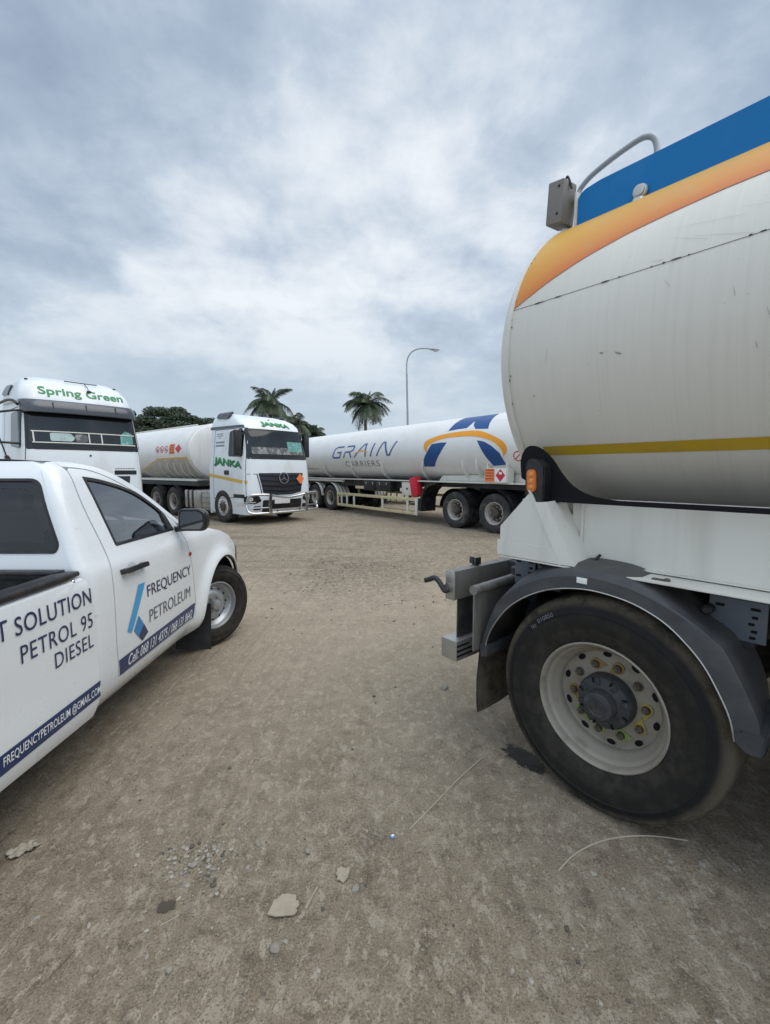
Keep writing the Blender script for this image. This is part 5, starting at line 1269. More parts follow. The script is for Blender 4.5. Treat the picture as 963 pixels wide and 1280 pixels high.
for x in (-4.45, -3.85, -3.35, -2.80, -2.35): arc_rib(MB(), x, -22, -64, .045, .05, 1.22, 1.0, 2.25, -1, 'tank_white', -.42).obj('rib', JT)
sg_ = PM(JTC)
sg_.panel([rect(-3.47, -4.5, -3.06, 16, 0)], jt, 'orange_sign', .004, 0, (0, 4))
for z_ in (12.5, 8, 4, -1): sg_.panel([rect(-3.42, z_ - .8, -3.11, z_ + .6, 0)], jt, 'seam_dark', .006, 0, (0, 0))
sg_.obj('hazard_panel', JT)
PM(JTC).panel([rpoly([(-2.78, 14.5), (-2.54, 5.5), (-2.78, -3.5), (-3.02, 5.5)], 0)], jt, 'red_sign', .004, 0, (0, 3)).obj('hazard_diamond', JT)
for x in (-4.42, -4.06, -3.70): 
    pm = PM(JTC); pm.panel([circ((x, 6), .15, 24, ry=7.2), circ((x, 6), .118, 24, ry=5.6)[::-1]], jt, 'red_sign', .004, 0, (0, 3)).panel([[(x - .11, 9.5), (x - .085, 10.6), (x + .11, 2.5), (x + .085, 1.4)]], jt, 'red_sign', .0045, 0, (0, 3)).panel([rect(x - .05, 2.5, x + .03, 7.5, 0)], jt, 'seam_dark', .003, 0, (0, 3)); pm.obj('prohibition_sign', JT)
dk = MB().box((-7.4, 0, 1.16), (11.2, 2.2, .16), 'chassis').box((-7.4, -1.12, 1.262), (11.3, .05, .05), 'panel_white', .01).box((-7.4, 1.12, 1.262), (11.3, .05, .05), 'panel_white', .01).box((-4.4, 0, 1.28), (4.4, 2.0, .06), 'panel_white'); dk.obj('deck', JT)
for x in (-9.6, -10.95, -12.3):
    for s_ in (1, -1): wheel(JT, (x, s_ * 1.22, .505), (0, s_, 0), 'dual', .51, .292, .29, 'dual', 40, dual=.34)
# -- long trailer with the blue arch emblem
GR_, cw = far_trailer('long white tank trailer with big blue arch and orange swoosh behind the near tanker', (3.328, 12.415, 0), R(126.5), -1.75, 12.2, 1.25, .98, 2.2, ((.45, .05), (-.05, .05), (2.05, .35), (4.1, .35), (6.1, .35), (8.2, .35), (10.2, .3)))
cw.bm.free()
gt = tank_fn(1.25, .98, 2.2, 1); GC = (5, 0, 2.2); gs = (.25, 3)
em = PM(GC)
em.panel([[(2.21, -29.5), (1.64, -29.8), (1.50, -20), (1.24, -5), (1.01, 10.8), (1.25, 11.2), (1.63, 9.8), (1.80, -2), (1.95, -12)]], gt, 'logo_blue', .004, 0, gs)
em.panel([[(1.30, 30.5), (1.12, 31.8), (1.08, 52), (1.05, 70), (-.17, 70), (-.30, 38), (-.36, 28.5), (.09, 30.5), (.24, 38), (.34, 49), (.38, 41), (.44, 34), (.78, 33.5)]], gt, 'logo_blue', .004, 0, gs)
em.panel([[(-.10, 10.8), (-.35, 8), (-.60, 1), (-.85, -10), (-.98, -28), (-.55, -29.5), (-.50, -24), (-.38, -14), (-.26, -3)]], gt, 'logo_blue', .004, 0, gs)
em.obj('arch_emblem', GR_)
swo = spline([(1.83, -4.5), (1.96, 3.5), (1.93, 15), (1.57, 22.3), (1.09, 26.6), (.49, 28.3), (-.1, 26), (-.65, 15), (-.98, 5), (-1.08, -6), (-.96, -15)], 4)
swi = spline([(-.95, -14.6), (-.91, -5.2), (-.67, 5.8), (-.29, 13.6), (.12, 17.8), (.56, 18.9), (1.11, 18.2), (1.57, 13), (1.80, 5), (1.825, -4)], 4)
PM(GC).panel([swo + swi], gt, 'logo_orange', .0055, 0, gs).obj('swoosh', GR_)
def stroke(pm, pts, w, fn, m, off, step):
    P_ = [Vector(p) for p in pts]; Lf = []; Rt = []
    for i, p in enumerate(P_):
        d0 = (p - P_[i - 1]).normalized() if i else None; d1 = (P_[i + 1] - p).normalized() if i < len(P_) - 1 else None
        if d0 is None: d0 = d1
        if d1 is None: d1 = d0
        n0 = Vector((-d0.y, d0.x)); n1 = Vector((-d1.y, d1.x)); mm = (n0 + n1)
        mm = mm.normalized() if mm.length > 1e-3 else n0; k = min(2, 1 / max(.35, mm.dot(n0)))
        Lf.append(p + mm * w * k / 2); Rt.append(p - mm * w * k / 2)
    pm.panel([[tuple(q) for q in Lf + Rt[::-1]]], fn, m, off, 0, step)
# GRAIN: angular slanted letters, local unit box mapped to (x, angle); x runs backwards across the picture
def gmap(u, v):    # u 0..1 across, v 0..1 up
    x = 7.40 - 3.95 * u - .16 * (v - .5); th0 = -8.5 + 2.5 * u; th1 = 19 + 1.8 * u
    return gt(x, th0 + (th1 - th0) * v)
gp = PM(GC)
LW = .19
def letter(strokes, u0, w, m='logo_slate'):
    for s_ in strokes:
        lf = [(u0 + (a + .22 * b - .11) * w, b) for a, b in s_]
        # strokes drawn in a square space so that their width stays even
        sq = [(u * 3.95, v * .63) for u, v in lf]
        stroke(gp, sq, .085, lambda U_, V_: gmap(U_ / 3.95, V_ / .63), m, .004, (.2, .08))
letter([[(.95, .93), (.22, .93), (.05, .80), (.05, .20), (.22, .07), (.88, .07), (.88, .48), (.45, .48)]], .015, .17)
letter([[(.06, 0), (.06, .47), (.62, .47), (.88, .60), (.88, .82), (.74, .93), (.0, .93)], [(.55, .45), (.92, .0)]], .235, .155)
letter([[(.02, 0), (.44, .98), (.60, .98), (.98, 0)]], .435, .19)
letter([[(.5, 0), (.5, 1)]], .665, .05)
letter([[(.05, 0), (.05, .98), (.2, .98), (.82, .03), (.97, .03), (.97, 1)]], .79, .20)
gp.obj('lettering', GR_)
go = PM(GC); arc_ = [(.425 + .20 * t, .18 + .30 * math.sin(math.pi * (.12 + .76 * t))) for t in [k / 12 for k in range(13)]]
stroke(go, [(u * 3.95, v * .63) for u, v in arc_], .06, lambda U_, V_: gmap(U_ / 3.95, V_ / .63), 'logo_orange', .007, (.2, .08)); go.obj('letter_arc', GR_)
PM(GC).text('CARRIERS', lambda u, v: gt(-u, v), 'text_grey', (-6.55, -27.5, -4.33, -15), .004, -.004, shear=.12, step=(.3, 4), spacing=1.15).obj('lettering', GR_)
PM(GC).text('NWI.L.T', lambda u, v: gt(-u, v), 'text_grey', (-10.1, -35, -8.9, -30), .004, .01, step=(.3, 4)).obj('lettering', GR_)
cs = PM(GC); cs.panel([circ((-1.38, -15.5), .14, 28, ry=7.5), circ((-1.38, -15.5), .115, 28, ry=6)[::-1]], gt, 'red_sign', .004, 0, (0, 3)).panel([[(-1.48, -12), (-1.46, -11), (-1.28, -19), (-1.30, -20)]], gt, 'red_sign', .0045, 0, (0, 3)); cs.obj('prohibition_sign', GR_)
# chassis: high over the drive axles, then the dropped bed with side guard
ck_ = MB().prism([(-1.6, 1.275), (12.2, 1.275), (12.2, 1.02), (2.7, 1.02), (2.2, 1.12), (-1.6, 1.12)], lambda u, v, d: Vector((u, .95 - d, v)), .09, 'chassis').prism([(-1.6, 1.275), (12.2, 1.275), (12.2, 1.02), (2.7, 1.02), (2.2, 1.12), (-1.6, 1.12)], lambda u, v, d: Vector((u, -.86 - d, v)), .09, 'chassis').box((5.2, 0, 1.2), (13.8, 1.8, .1), 'black_matte')
ck_.obj('chassis_rail', GR_)
for s_ in (1, -1): MB().box((5.2, s_ * 1.06, 1.272), (13.9, .24, .035), 'panel_white', .008).obj('deck_edge', GR_)
MB().prism([(-1.5, 1.29), (1.65, 1.29), (1.5, 1.45), (-1.5, 1.50)], lambda u, v, d: Vector((u, .90 - d, v)), .05, 'panel_white').obj('saddle', GR_)
MB().prism([(-1.5, 1.29), (1.65, 1.29), (1.5, 1.45), (-1.5, 1.50)], lambda u, v, d: Vector((u, -.85 - d, v)), .05, 'panel_white').obj('saddle', GR_)
bx = MB().box((-.76, 1.12, 1.475), (.72, .26, .385), 'panel_white', .012); BX = bx.obj('placard_box', GR_)
yy = 1.2535
pl = PM((-.76, 0, 1.47)); fy = lambda u, v: Vector((u, yy, v))
pl.panel([rect(-.415, 1.31, -.715, 1.645, .004)], fy, 'orange_sign', .001, 0, (0, 0)); 
for z_ in (1.60, 1.53, 1.46, 1.385):
    pl.panel([rect(-.435, z_ - .004, -.695, z_ + .012, 0)], fy, 'seam_dark', .003, 0, (0, 0))
for z_, t_ in ((1.565, '1'), (1.495, '2'), (1.42, '3')): pass
pl.obj('hazard_panel', BX)
PM((-.76, 0, 1.47)).panel([rect(-.73, 1.31, -1.085, 1.645, .004)], fy, 'sign_white', .001, 0, (0, 0)).obj('placard', BX)
PM((-.76, 0, 1.47)).panel([[(-.905, 1.635), (-.755, 1.475), (-.905, 1.315), (-1.055, 1.475)]], fy, 'red_sign', .002, 0, (0, 0)).panel([rect(-.86, 1.50, -.95, 1.56, .02)], fy, 'sign_white', .003, 0, (0, 0)).obj('hazard_diamond', BX)
for x in (-.45, -1.05): MB().box((x, 1.13, 1.72), (.05, .16, .12), 'panel_white', .006).obj('bracket', GR_)
# tilted red extinguisher box, white cabinet, black tool chests
em_ = Matrix.Translation((2.43, 1.13, 1.09)) @ Matrix.Rotation(R(14), 4, 'Y')
MB().box((0, 0, 0), (.30, .28, .62), 'red_box', .06, em_).box((0, .142, .02), (.19, .01, .40), 'red_sign', .004, em_).obj('extinguisher_box', GR_)
MB().box((2.86, 1.02, 1.02), (.55, .26, .42), 'panel_white', .02).lathe([(.04, 0), (.035, .01)], 'black_plastic', 14, Matrix.Translation((2.86, 1.15, 1.02)) @ Matrix.Rotation(R(-90), 4, 'X'), caps=(0, 1)).obj('cabinet', GR_)
for (x0, x1) in ((3.66, 4.48), (4.50, 5.26)):
    tb_ = MB().box(((x0 + x1) / 2, 1.0, 1.06), (x1 - x0, .42, .34), 'black_plastic', .025); tb_.box(((x0 + x1) / 2, 1.0, 1.185), (x1 - x0 + .01, .43, .03), 'grille_dark', .01).box(((x0 + x1) / 2 + .2, 1.215, 1.15), (.05, .02, .08), 'alu', .004).box(((x0 + x1) / 2 - .2, 1.215, 1.15), (.05, .02, .08), 'alu', .004); tb_.obj('tool_chest', GR_)
MB().box((5.0, 1.1, .98), (1.9, .05, .10), 'guard_cream', .008).obj('tail_plate', GR_)
for s_ in (1, -1):
    gd = MB()
    for z_ in (.70, .27): gd.box((4.7, s_ * 1.22, z_), (4.86, .04, .10), 'guard_cream', .01)
    gd.box((2.31, s_ * 1.22, .49), (.10, .05, .55), 'panel_white', .008).box((7.08, s_ * 1.22, .49), (.08, .05, .5), 'guard_cream', .008)
    for x in (2.75, 4.1, 5.9, 6.4, 6.8): gd.box((x, s_ * 1.215, .49), (.09, .035, .36), 'panel_white', .008)
    gd.obj('side_guard', GR_)
    # ribbed mudguard swooping down in front of the bed, plus the axles at the back
    ft = MB()
    for k in range(4):
        y0 = .66 + k * .155
        ft.prism([(1.45, 1.26), (1.75, 1.22), (1.98, 1.05), (2.10, .80), (2.13, .36), (2.06, .36), (2.03, .78), (1.90, 1.0), (1.70, 1.15), (1.45, 1.19)], lambda u, v, d, y0=y0: Vector((u, s_ * (y0 + d), v)), .13, 'black_plastic')
    ft.prism([(2.02, .36), (2.02, .74), (2.30, .74), (2.30, .36)], lambda u, v, d: Vector((u, s_ * (.7 + d), v)), .5, 'black_plastic')
    ft.obj('mudguard', GR_)
    for x in (7.72, 9.05, 10.4):
        wheel(GR_, (x, s_ * 1.22, .505), (0, s_, 0), 'dual', .51, .292, .29, 'dual', 40, dual=.34)
        mg_ = MB()
        for k in range(4): mg_.grid([[(x + .60 * math.cos(R(a)), s_ * y_, .505 + .60 * math.sin(R(a))) for y_ in (.62 + k * .155, .74 + k * .155)] for a in range(15, 176, 10)], 'panel_white')
        mg_.grid([[(x + .585 * math.cos(R(a)), s_ * y_, .505 + .585 * math.sin(R(a))) for y_ in (.60, 1.22)] for a in range(15, 176, 10)], 'black_plastic')
        mg_.obj('mudguard', GR_)
MB().tube([(6.9, 1.1, 1.2), (11.5, 1.1, 1.2)], .05, 'panel_white', 10).lathe([(.07, 0), (.07, .06)], 'panel_white', 14, Matrix.Translation((6.86, 1.1, 1.2)) @ Matrix.Rotation(R(90), 4, 'Y'), caps=(1, 1)).obj('hose_tube', GR_)
# its tractor, mostly hidden by the near tanker: two driven axles and a pale fuel tank show
GT_, _c = lorry('white truck half hidden behind the near tanker with two dusty driven axles showing', (3.328 + .595 * 4.04, 12.415 - .804 * 4.04, 0), R(126.5 + 180), 'low', TG)
# -- another tanker beyond it: only the pale top shows past the green lettered truck
BT, cw = far_trailer('pale tank trailer parked farthest back with only its flat top showing', (1.0, 21.5, 0), R(126.5), -1.0, 11.5, 1.25, 1.0, 2.45, ())
cw.obj('catwalk', BT)
MB().box((5.2, 0, 1.15), (12.0, 2.2, .25), 'chassis').obj('chassis_rail', BT)
for x in (8.0, 9.35, 10.7):
    for s_ in (1, -1): wheel(BT, (x, s_ * 1.22, .505), (0, s_, 0), 'dual', .51, .292, .29, 'dual', 40, dual=.34)
for s_ in (1, -1): MB().box((.6, s_ * .8, .52), (.12, .12, 1.04), 'chassis', .01).box((.6, s_ * .8, .015), (.3, .3, .03), 'chassis').obj('landing_leg', BT)

# ---------------------------------------------------------------- lamp post
LP = thing('street_lamp', 'tall grey street lamp with curved arm above the long tanker', 'street lamp', (1.55, 30, 0))
MB().tube([(0, 0, 0), (0, 0, 1.2), (-.03, 0, 5), (-.10, 0, 7.9)], [.10, .095, .07, .055], 'galv', 14).tube(spline([(-.10, 0, 7.9), (-.11, 0, 8.6), (.0, 0, 9.1), (.28, 0, 9.45), (.72, 0, 9.62), (1.2, 0, 9.63), (1.45, 0, 9.60)], 5), .045, 'galv', 12).obj('pole', LP)
hd = MB(); rows = []
for x, r_, dz in ((1.40, .05, 0), (1.48, .09, -.01), (1.65, .13, -.02), (1.85, .13, -.03), (2.0, .09, -.04), (2.05, .02, -.05)):
    rows.append([(x, r_ * math.cos(k * math.pi / 6), 9.59 + dz + r_ * .6 * math.sin(k * math.pi / 6)) for k in range(12)])
hd.grid(rows, 'galv', close=True); HD = hd.obj('lamp_head', LP)
MB().ball((1.80, 0, 9.50), (.17, .11, .10), 'lamp_glass', 2).obj('lamp_bowl', HD)

# ---------------------------------------------------------------- trees behind the yard
def leaf_cloud(name, parent, clumps, n, size, m, rnd, flat=.5):
    v = []; f = []
    for (c, r_) in clumps:
        k = int(n * r_[0] * r_[1])
        for _ in range(k):
            d = Vector((rnd.gauss(0, 1), rnd.gauss(0, 1), rnd.gauss(0, 1))).normalized(); q = rnd.random() ** .4
            p = Vector(c) + Vector((d.x * r_[0], d.y * r_[1], d.z * r_[2])) * q
            a = Vector((rnd.gauss(0, 1), rnd.gauss(0, 1), rnd.gauss(0, flat))).normalized(); b = a.cross(Vector((rnd.gauss(0, 1), rnd.gauss(0, 1), rnd.gauss(0, 1)))).normalized()
            s_ = size * rnd.uniform(.6, 1.4); b0 = len(v)
            v += [p - a * s_, p + b * s_ * .5, p + a * s_, p - b * s_ * .5]; f.append((b0, b0 + 1, b0 + 2, b0 + 3))
    me = bpy.data.meshes.new(name); me.from_pydata(v, [], f); me.materials.append(MATS[m]); return link(name, me, parent)
rt_ = random.Random(11)
TR = thing('umbrella_tree', 'broad dark green flat-topped tree rising behind the left tank trailer', 'tree', (-30.2, 62, 0))
tm = MB(); tips = []
tm.tube(spline([(0, 0, 0), (.1, 0, 1.6), (0, .1, 3.2), (-.1, 0, 4.2)], 4), [.55 - .012 * i for i in range(13)], 'bark', 12)
for k in range(11):
    a = k * 2 * math.pi / 11 + rt_.uniform(-.2, .2); L_ = rt_.uniform(3.0, 5.9)
    p1 = Vector((0, 0, rt_.uniform(3.4, 4.2))); p3 = Vector((math.cos(a) * L_, math.sin(a) * L_ * .8, rt_.uniform(6.0, 7.2))); p2 = p1.lerp(p3, .5) + Vector((0, 0, .3))
    tm.tube(spline([p1, p2, p3], 5), [.22 - .017 * i for i in range(11)], 'bark', 7); tips.append(p3)
    for j in range(3):
        p4 = p3 + Vector((rt_.uniform(-1.4, 1.4), rt_.uniform(-1.2, 1.2), rt_.uniform(.4, 1.2))); tm.tube([p2.lerp(p3, .6), p3.lerp(p4, .5), p4], [.09, .06, .03], 'bark', 5); tips.append(p4)
tm.obj('trunk', TR)
clumps = [((p.x, p.y, p.z + .5), (rt_.uniform(1.0, 1.7), rt_.uniform(1.0, 1.6), rt_.uniform(.5, .85))) for p in tips]
for k in range(30):
    a = rt_.uniform(0, 6.28); q = math.sqrt(rt_.random()); clumps.append(((math.cos(a) * q * 5.4, math.sin(a) * q * 5, 7.0 + (1 - q * q) * 2.7 + rt_.uniform(-.3, .4)), (rt_.uniform(.9, 1.6), rt_.uniform(.9, 1.5), rt_.uniform(.45, .8))))
for k in range(7): clumps.append(((rt_.uniform(-6, -2.5), rt_.uniform(-3, 2), rt_.uniform(4.6, 6.4)), (1.1, 1.0, .6)))
leaf_cloud('crown', TR, clumps, 430, .15, 'leaf_dark', rt_)
def palm(name, label, loc, h, spread, seed, nf=26, tilt=0):
    rp_ = random.Random(seed); T = thing(name, label, 'palm tree', loc, 0, 'palms behind the yard')
    tm = MB(); tm.tube(spline([(0, 0, 0), (.1, 0, h * .3), (-.05, .1, h * .7), (tilt, 0, h)], 6), [.24 - .005 * i for i in range(19)], 'bark', 10); tm.obj('trunk', T)
    v = []; f = []
    base = Vector((tilt, 0, h))
    for k in range(nf):
        a = k * 2.39996 + rp_.uniform(-.2, .2); el = R(rp_.uniform(-22, 66) if k else 82); L_ = spread * rp_.uniform(.8, 1.1) * (.55 if k == 0 else 1)
        d = Vector((math.cos(a) * math.cos(el), math.sin(a) * math.cos(el), math.sin(el))); p = base.copy(); pts = [p.copy()]; n = 14
        for i in range(n):
            p = p + d * (L_ / n); d = (d + Vector((0, 0, -.085 - .075 * (i / n) - .035 * math.cos(el)))).normalized(); pts.append(p.copy())
        for i in range(1, len(pts)):
            q0, q1 = pts[i - 1], pts[i]; t_ = (q1 - q0).normalized(); side = t_.cross(Vector((0, 0, 1)))
            if side.length < .05: side = Vector((1, 0, 0))
            side.normalize(); ll = .85 * spread / 3.2 * math.sin(math.pi * min(.97, (i + 1.2) / (n + 1.6))) + .1
            b0 = len(v); wq = .03; v += [q0 - side * wq, q0 + side * wq, q1 + side * wq, q1 - side * wq]; f.append((b0, b0 + 1, b0 + 2, b0 + 3))
            for sg in (1, -1):
                for j in range(4):
                    s0 = q0.lerp(q1, j / 4); tip = s0 + side * sg * ll * rp_.uniform(.7, 1) + t_ * ll * .45 + Vector((0, 0, -ll * rp_.uniform(.45, .85)))
                    mid = s0.lerp(tip, .5) + Vector((0, 0, .05)); wv = t_ * .024; b0 = len(v)
                    v += [s0 - wv, s0 + wv, mid + wv, tip, mid - wv]; f.append((b0, b0 + 1, b0 + 2, b0 + 3, b0 + 4))
    me = bpy.data.meshes.new('crown'); me.from_pydata([tuple(x) for x in v], [], f); me.materials.append(MATS['leaf_palm']); link('crown', me, T)
    return T
def gx_(px, Y): return (px - 481.5) / 550 * Y
palm('palm_tree', 'palm with drooping fronds standing alone left of the street lamp', (gx_(458, 52), 52, 0), 9.2, 3.5, 4, 32)
palm('palm_tree', 'tall palm rising right behind the roof of the green lettered truck', (gx_(341, 50), 50, 0), 9.1, 3.5, 9, 34)
palm('palm_tree', 'lower palm just beside the mirror of the green lettered truck', (gx_(374, 54), 54, 0), 7.1, 3.0, 15, 28)
palm('palm_tree', 'smallest palm peeping over the pale tanker top', (gx_(393, 56), 56, 0), 6.0, 2.6, 21, 26)

# ---------------------------------------------------------------- litter and stones on the dirt
def gp(px, py):      # where a sight line meets the level ground
    Y = 1.6; a = (px - 481.5) / 550; b = -(py - 640) / 550; p = math.atan(52 / 550); c_, s_ = math.cos(p), math.sin(p)
    dy, dz = c_ + b * s_, -s_ + b * c_; t = -1.6 / dz; return Vector((a * t, dy * t, 0))
def on_ground(p, up=0): return Vector((p.x, p.y, gh(p.x, p.y) - .004 + up))
def flake(label, px, outline, th, m, cat, name, rot=0, curl=.01, seed=1, crump=.002):
    p = on_ground(gp(*px), .003); rr_ = random.Random(seed)
    pm = PM((0, 0, -5)); f = lambda u, v: Vector((u, v, .004 + curl * (u * u + v * v) * 60 + .004 * noise.noise((u * 20, v * 20, seed)) + crump * noise.noise((u * 45, v * 45, seed * 3)) + crump * .5 * noise.noise((u * 110, v * 110, seed))))
    pm.panel([[(a * 1.3, b * 1.3) for a, b in outline]], f, m, th, th, (.006, .006)); o = pm.obj(name); o.location = p; o.rotation_euler = (0, 0, rot); tag(o, label, cat); return o
def rag(rx, ry, seed, n=26, amp=.2):
    rr_ = random.Random(seed); return [(rx * math.cos(2 * math.pi * k / n) * (1 + rr_.uniform(-amp, amp)), ry * math.sin(2 * math.pi * k / n) * (1 + rr_.uniform(-amp, amp))) for k in range(n)]
flake('torn flat piece of pale cardboard beside a short stick', (358, 1133), [(-.045, -.03), (-.02, -.036), (.0, -.034), (.018, -.03), (.03, -.028), (.036, -.018), (.03, -.012), (.038, -.004), (.034, .008), (.026, .012), (.024, .026), (.0, .032), (-.018, .03), (-.038, .006)], .004, 'card', 'cardboard', 'cardboard scrap', 0, .012, 2)
flake('small crumbled pale scrap above the cardboard', (429, 1094), rag(.021, .022, 5), .005, 'card', 'cardboard', 'cardboard scrap', .3, .02, 3, .006)
flake('crumpled pale paper scrap near the pickup at the left edge', (28, 1063), rag(.045, .028, 8, 22, .35), .003, 'paper', 'paper_scrap', 'litter', .7, .05, 6, .012)
def stick(label, pts, r_, m, name, cat):
    P_ = [on_ground(gp(*q), r_ * .8) for q in pts]; o = P_[0].copy()
    ob = MB().tube(spline([p - o for p in P_], 5), r_, m, 8).obj(name); ob.location = o; tag(ob, label, cat); return ob
stick('thick short stick lying against the cardboard scrap', [(382, 1137), (397, 1109)], .0048, 'twig', 'stick', 'stick')
stick('thin forked dry stem with a bent tip above the cardboard', [(392, 1094), (412, 1086), (436, 1075), (449, 1078)], .0017, 'twig', 'dry_stem', 'stem')
stick('thin pale cord running from the tyre stain towards the blue cap', [(512, 1036), (545, 1003), (575, 973), (604, 946)], .0029, 'cord', 'cord', 'cord')
stick('curved pale cord lying in front of the big tyre', [(698, 1090), (722, 1066), (760, 1050), (810, 1046), (860, 1052)], .0034, 'cord', 'cord', 'cord')
stick('dark thin twig lying at the lower left', [(62, 1221), (94, 1186)], .0016, 'twig_dark', 'twig', 'twig')
stick('short pale twig beside the small dark stain', [(200, 1156), (224, 1143)], .0024, 'twig', 'twig', 'twig')
o = MB().box((0, 0, .006), (.018, .014, .010), 'plastic_blue', .002).box((0, 0, .0125), (.012, .009, .004), 'sign_white', .001).obj('bottle_cap'); o.location = on_ground(gp(491, 1046)); o.rotation_euler = (0, 0, .5); tag(o, 'tiny pale blue plastic cap at the end of the cord', 'cap')
def stone_mesh(seed, m='stone'):
    tb = bmesh.new(); bmesh.ops.create_icosphere(tb, subdivisions=2, radius=1)
    for v in tb.verts: v.co *= 1 + .28 * noise.noise(v.co * 1.3 + Vector((seed * 7.1, 0, 0))) + .10 * noise.noise(v.co * 3.1 + Vector((0, seed * 3.3, 0)))
    mb = MB(); mb.add(tb, m); return mb.mesh('stone', 25)
SM = [stone_mesh(i) for i in range(8)]
for i, (px, py, s_, lab) in enumerate([(345, 1187, .013, 'rounded grey stone alone below the cardboard scrap'), (445, 1111, .013, 'grey stone right beside the small crumbled scrap'), (268, 1060, .010, 'pale angular stone at the top of the pebble cluster'), (242, 1082, .011, 'flat stone in the pebble cluster left of centre'), (385, 1064, .010, 'pale stone above the forked dry stem'), (212, 1212, .009, 'small round stone left of the lone grey stone'), (878, 1082, .011, 'pale stone right of the curved cord near the big tyre'), (838, 1079, .009, 'small brown stone left of the pale one by the tyre'), (555, 860, .022, 'dark dry clod on the dirt in front of the mud flap'), (323, 1055, .010, 'small stone in shade of the pebble cluster, rightmost')]):
    o = link('stone', SM[i % 8]); p = gp(px, py); s_ *= 1.5; o.location = on_ground(p, s_ * .3); o.scale = (s_, s_ * .8, s_ * .62); o.rotation_euler = (0, 0, i * 1.3); tag(o, lab, 'stone', 'loose stones on the dirt')
# loose gravel nobody could count
rg_ = random.Random(5); v = []; f = []; mi_ = []
tb = bmesh.new(); bmesh.ops.create_icosphere(tb, subdivisions=1, radius=1); iv = [x.co.copy() for x in tb.verts]; ifc = [[q.index for q in x.verts] for x in tb.faces]; tb.free()
def pebble(x, y, s_):
    b0 = len(v); a = rg_.uniform(0, 6.28); ca, sa_ = math.cos(a), math.sin(a); k1, k2, k3 = rg_.uniform(.7, 1.3), rg_.uniform(.6, 1), rg_.uniform(.4, .75); z = gh(x, y) - .004 + s_ * k3 * .25
    for q in iv:
        qq = q * (1 + rg_.uniform(-.22, .22)); X, Y_ = qq.x * k1 * s_, qq.y * k2 * s_; v.append((x + X * ca - Y_ * sa_, y + X * sa_ + Y_ * ca, z + qq.z * k3 * s_))
    c_ = rg_.choice((0, 0, 1, 1, 2) if y < 4.5 else (0, 0, 2, 2, 1)); 
    for q in ifc: f.append([b0 + t for t in q]); mi_.append(c_)
for _ in range(5200):
    d = .75 + 8.5 * rg_.random() ** 1.7; x = rg_.uniform(-.95, .95) * (d * .9 + .2); y = d
    s_ = min(.016, .0018 + rg_.paretovariate(2.6) * .0011 - .0008)
    if noise.noise((x * .9, y * .9, 5)) > rg_.uniform(-.55, .5): pebble(x, y, s_ * (.75 + d * .10))
for _ in range(150):
    q = gp(rg_.gauss(255, 28), rg_.gauss(1076, 17)); pebble(q.x, q.y, .003 + .011 * rg_.random() ** 2.2)
for _ in range(420):
    d = .8 + 4.5 * rg_.random() ** 1.3; pebble(rg_.uniform(-.9, .9) * (d * .85 + .2), d, .003 + .009 * rg_.random() ** 2)
for _ in range(2200):
    x, y = rg_.gauss(-.5, .95), rg_.gauss(6.4, 1.1)
    if noise.noise((x * 1.6, y * 1.6, 9)) > rg_.uniform(-.15, .45): pebble(x, y, .004 + .013 * rg_.random() ** 2)
gm_ = bpy.data.meshes.new('gravel'); gm_.from_pydata(v, [], f)
mat('pebble_pale', (.37, .335, .28), .9, dirt=(.22, .19, .15), amt=.6, scale=60); mat('pebble_dark', (.10, .088, .07), .9)
for m in ('stone', 'pebble_pale', 'pebble_dark'): gm_.materials.append(MATS[m])
gm_.polygons.foreach_set('material_index', mi_); go_ = link('gravel', gm_); go_['kind'] = 'stuff'
tag(go_, 'loose grit and small pebbles scattered over the dirt yard', 'gravel')
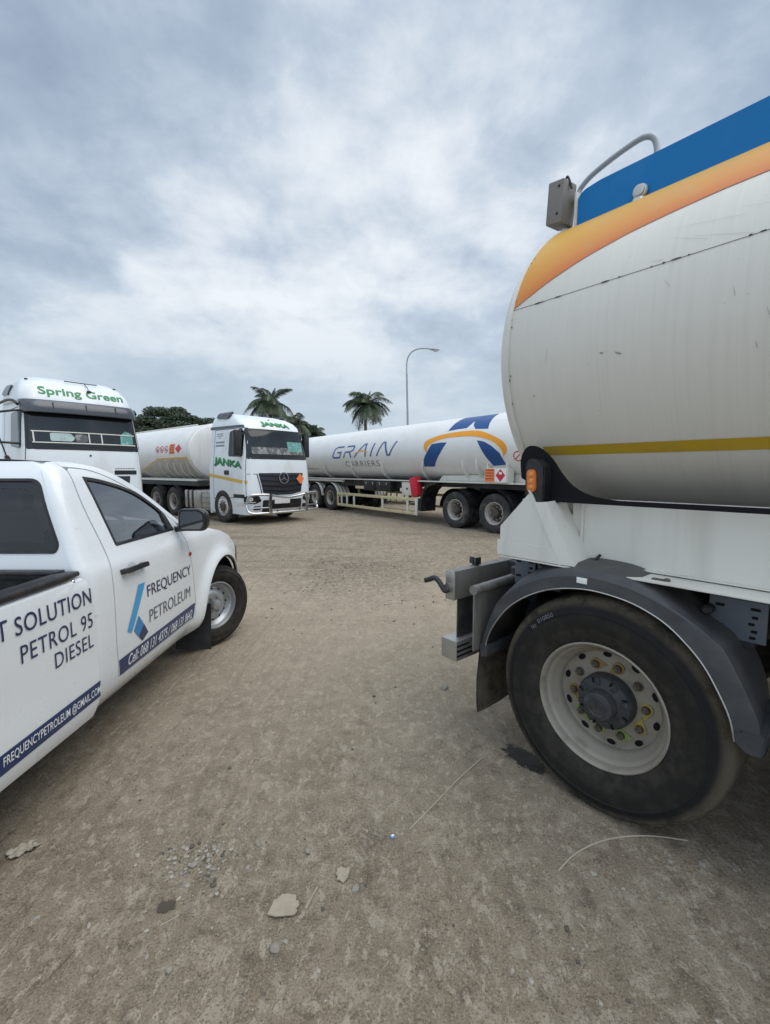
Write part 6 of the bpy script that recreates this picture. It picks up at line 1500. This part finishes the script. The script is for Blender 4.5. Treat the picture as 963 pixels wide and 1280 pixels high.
# soaked patches in the dirt
def stain_mat(name, col, rough):
    m, t, b = base_mat(name); b.inputs['Base Color'].default_value = col + (1,); b.inputs['Roughness'].default_value = rough
    at = nn(t, 'ShaderNodeAttribute', attribute_name='fade'); c = nn(t, 'ShaderNodeTexCoord'); n = nn(t, 'ShaderNodeTexNoise'); t.links.new(c.outputs['Object'], n.inputs['Vector']); n.inputs['Scale'].default_value = 22; n.inputs['Detail'].default_value = 6; n.inputs['Roughness'].default_value = .7
    a = math_(t, 'ADD', at.outputs['Fac'], math_(t, 'MULTIPLY_ADD', n.outputs[0], 1.6, -.8)); t.links.new(math_(t, 'MULTIPLY', sstep(t, a, .30, .48), .93), b.inputs['Alpha'])
    bp = nn(t, 'ShaderNodeBump'); bp.inputs['Strength'].default_value = .5; bp.inputs['Distance'].default_value = .01; t.links.new(n.outputs[0], bp.inputs['Height']); t.links.new(bp.outputs[0], b.inputs['Normal'])
stain_mat('oil', (.022, .018, .014), .45); stain_mat('damp', (.075, .058, .042), .8)
def stain(label, px, rx, ry, rot, m):
    p = gp(*px); N = 26; vv_ = []; ff = []; at = []
    for j in range(N + 1):
        for i in range(N + 1):
            a, b = (i / N * 2 - 1) * 1.3, (j / N * 2 - 1) * 1.3; X, Y_ = a * rx, b * ry; x = X * math.cos(rot) - Y_ * math.sin(rot); y = X * math.sin(rot) + Y_ * math.cos(rot)
            vv_.append((x, y, gh(p.x + x, p.y + y))); at.append(max(0, 1 - math.hypot(a, b)))
    for j in range(N):
        for i in range(N): ff.append((j * (N + 1) + i, j * (N + 1) + i + 1, (j + 1) * (N + 1) + i + 1, (j + 1) * (N + 1) + i))
    me = bpy.data.meshes.new('stain'); me.from_pydata(vv_, [], ff); me.materials.append(MATS[m]); q = me.attributes.new('fade', 'FLOAT', 'POINT'); q.data.foreach_set('value', at)
    me.polygons.foreach_set('use_smooth', [True] * len(ff)); o = link('oil_stain', me); o.location = (p.x, p.y, .001); tag(o, label, 'stain'); return o
stain('dark wet oil stain in the dirt beside the big tyre', (656, 948), .20, .115, R(-62), 'oil')
stain('small dark damp stain in the dirt at lower left', (208, 1132), .055, .035, R(20), 'damp')
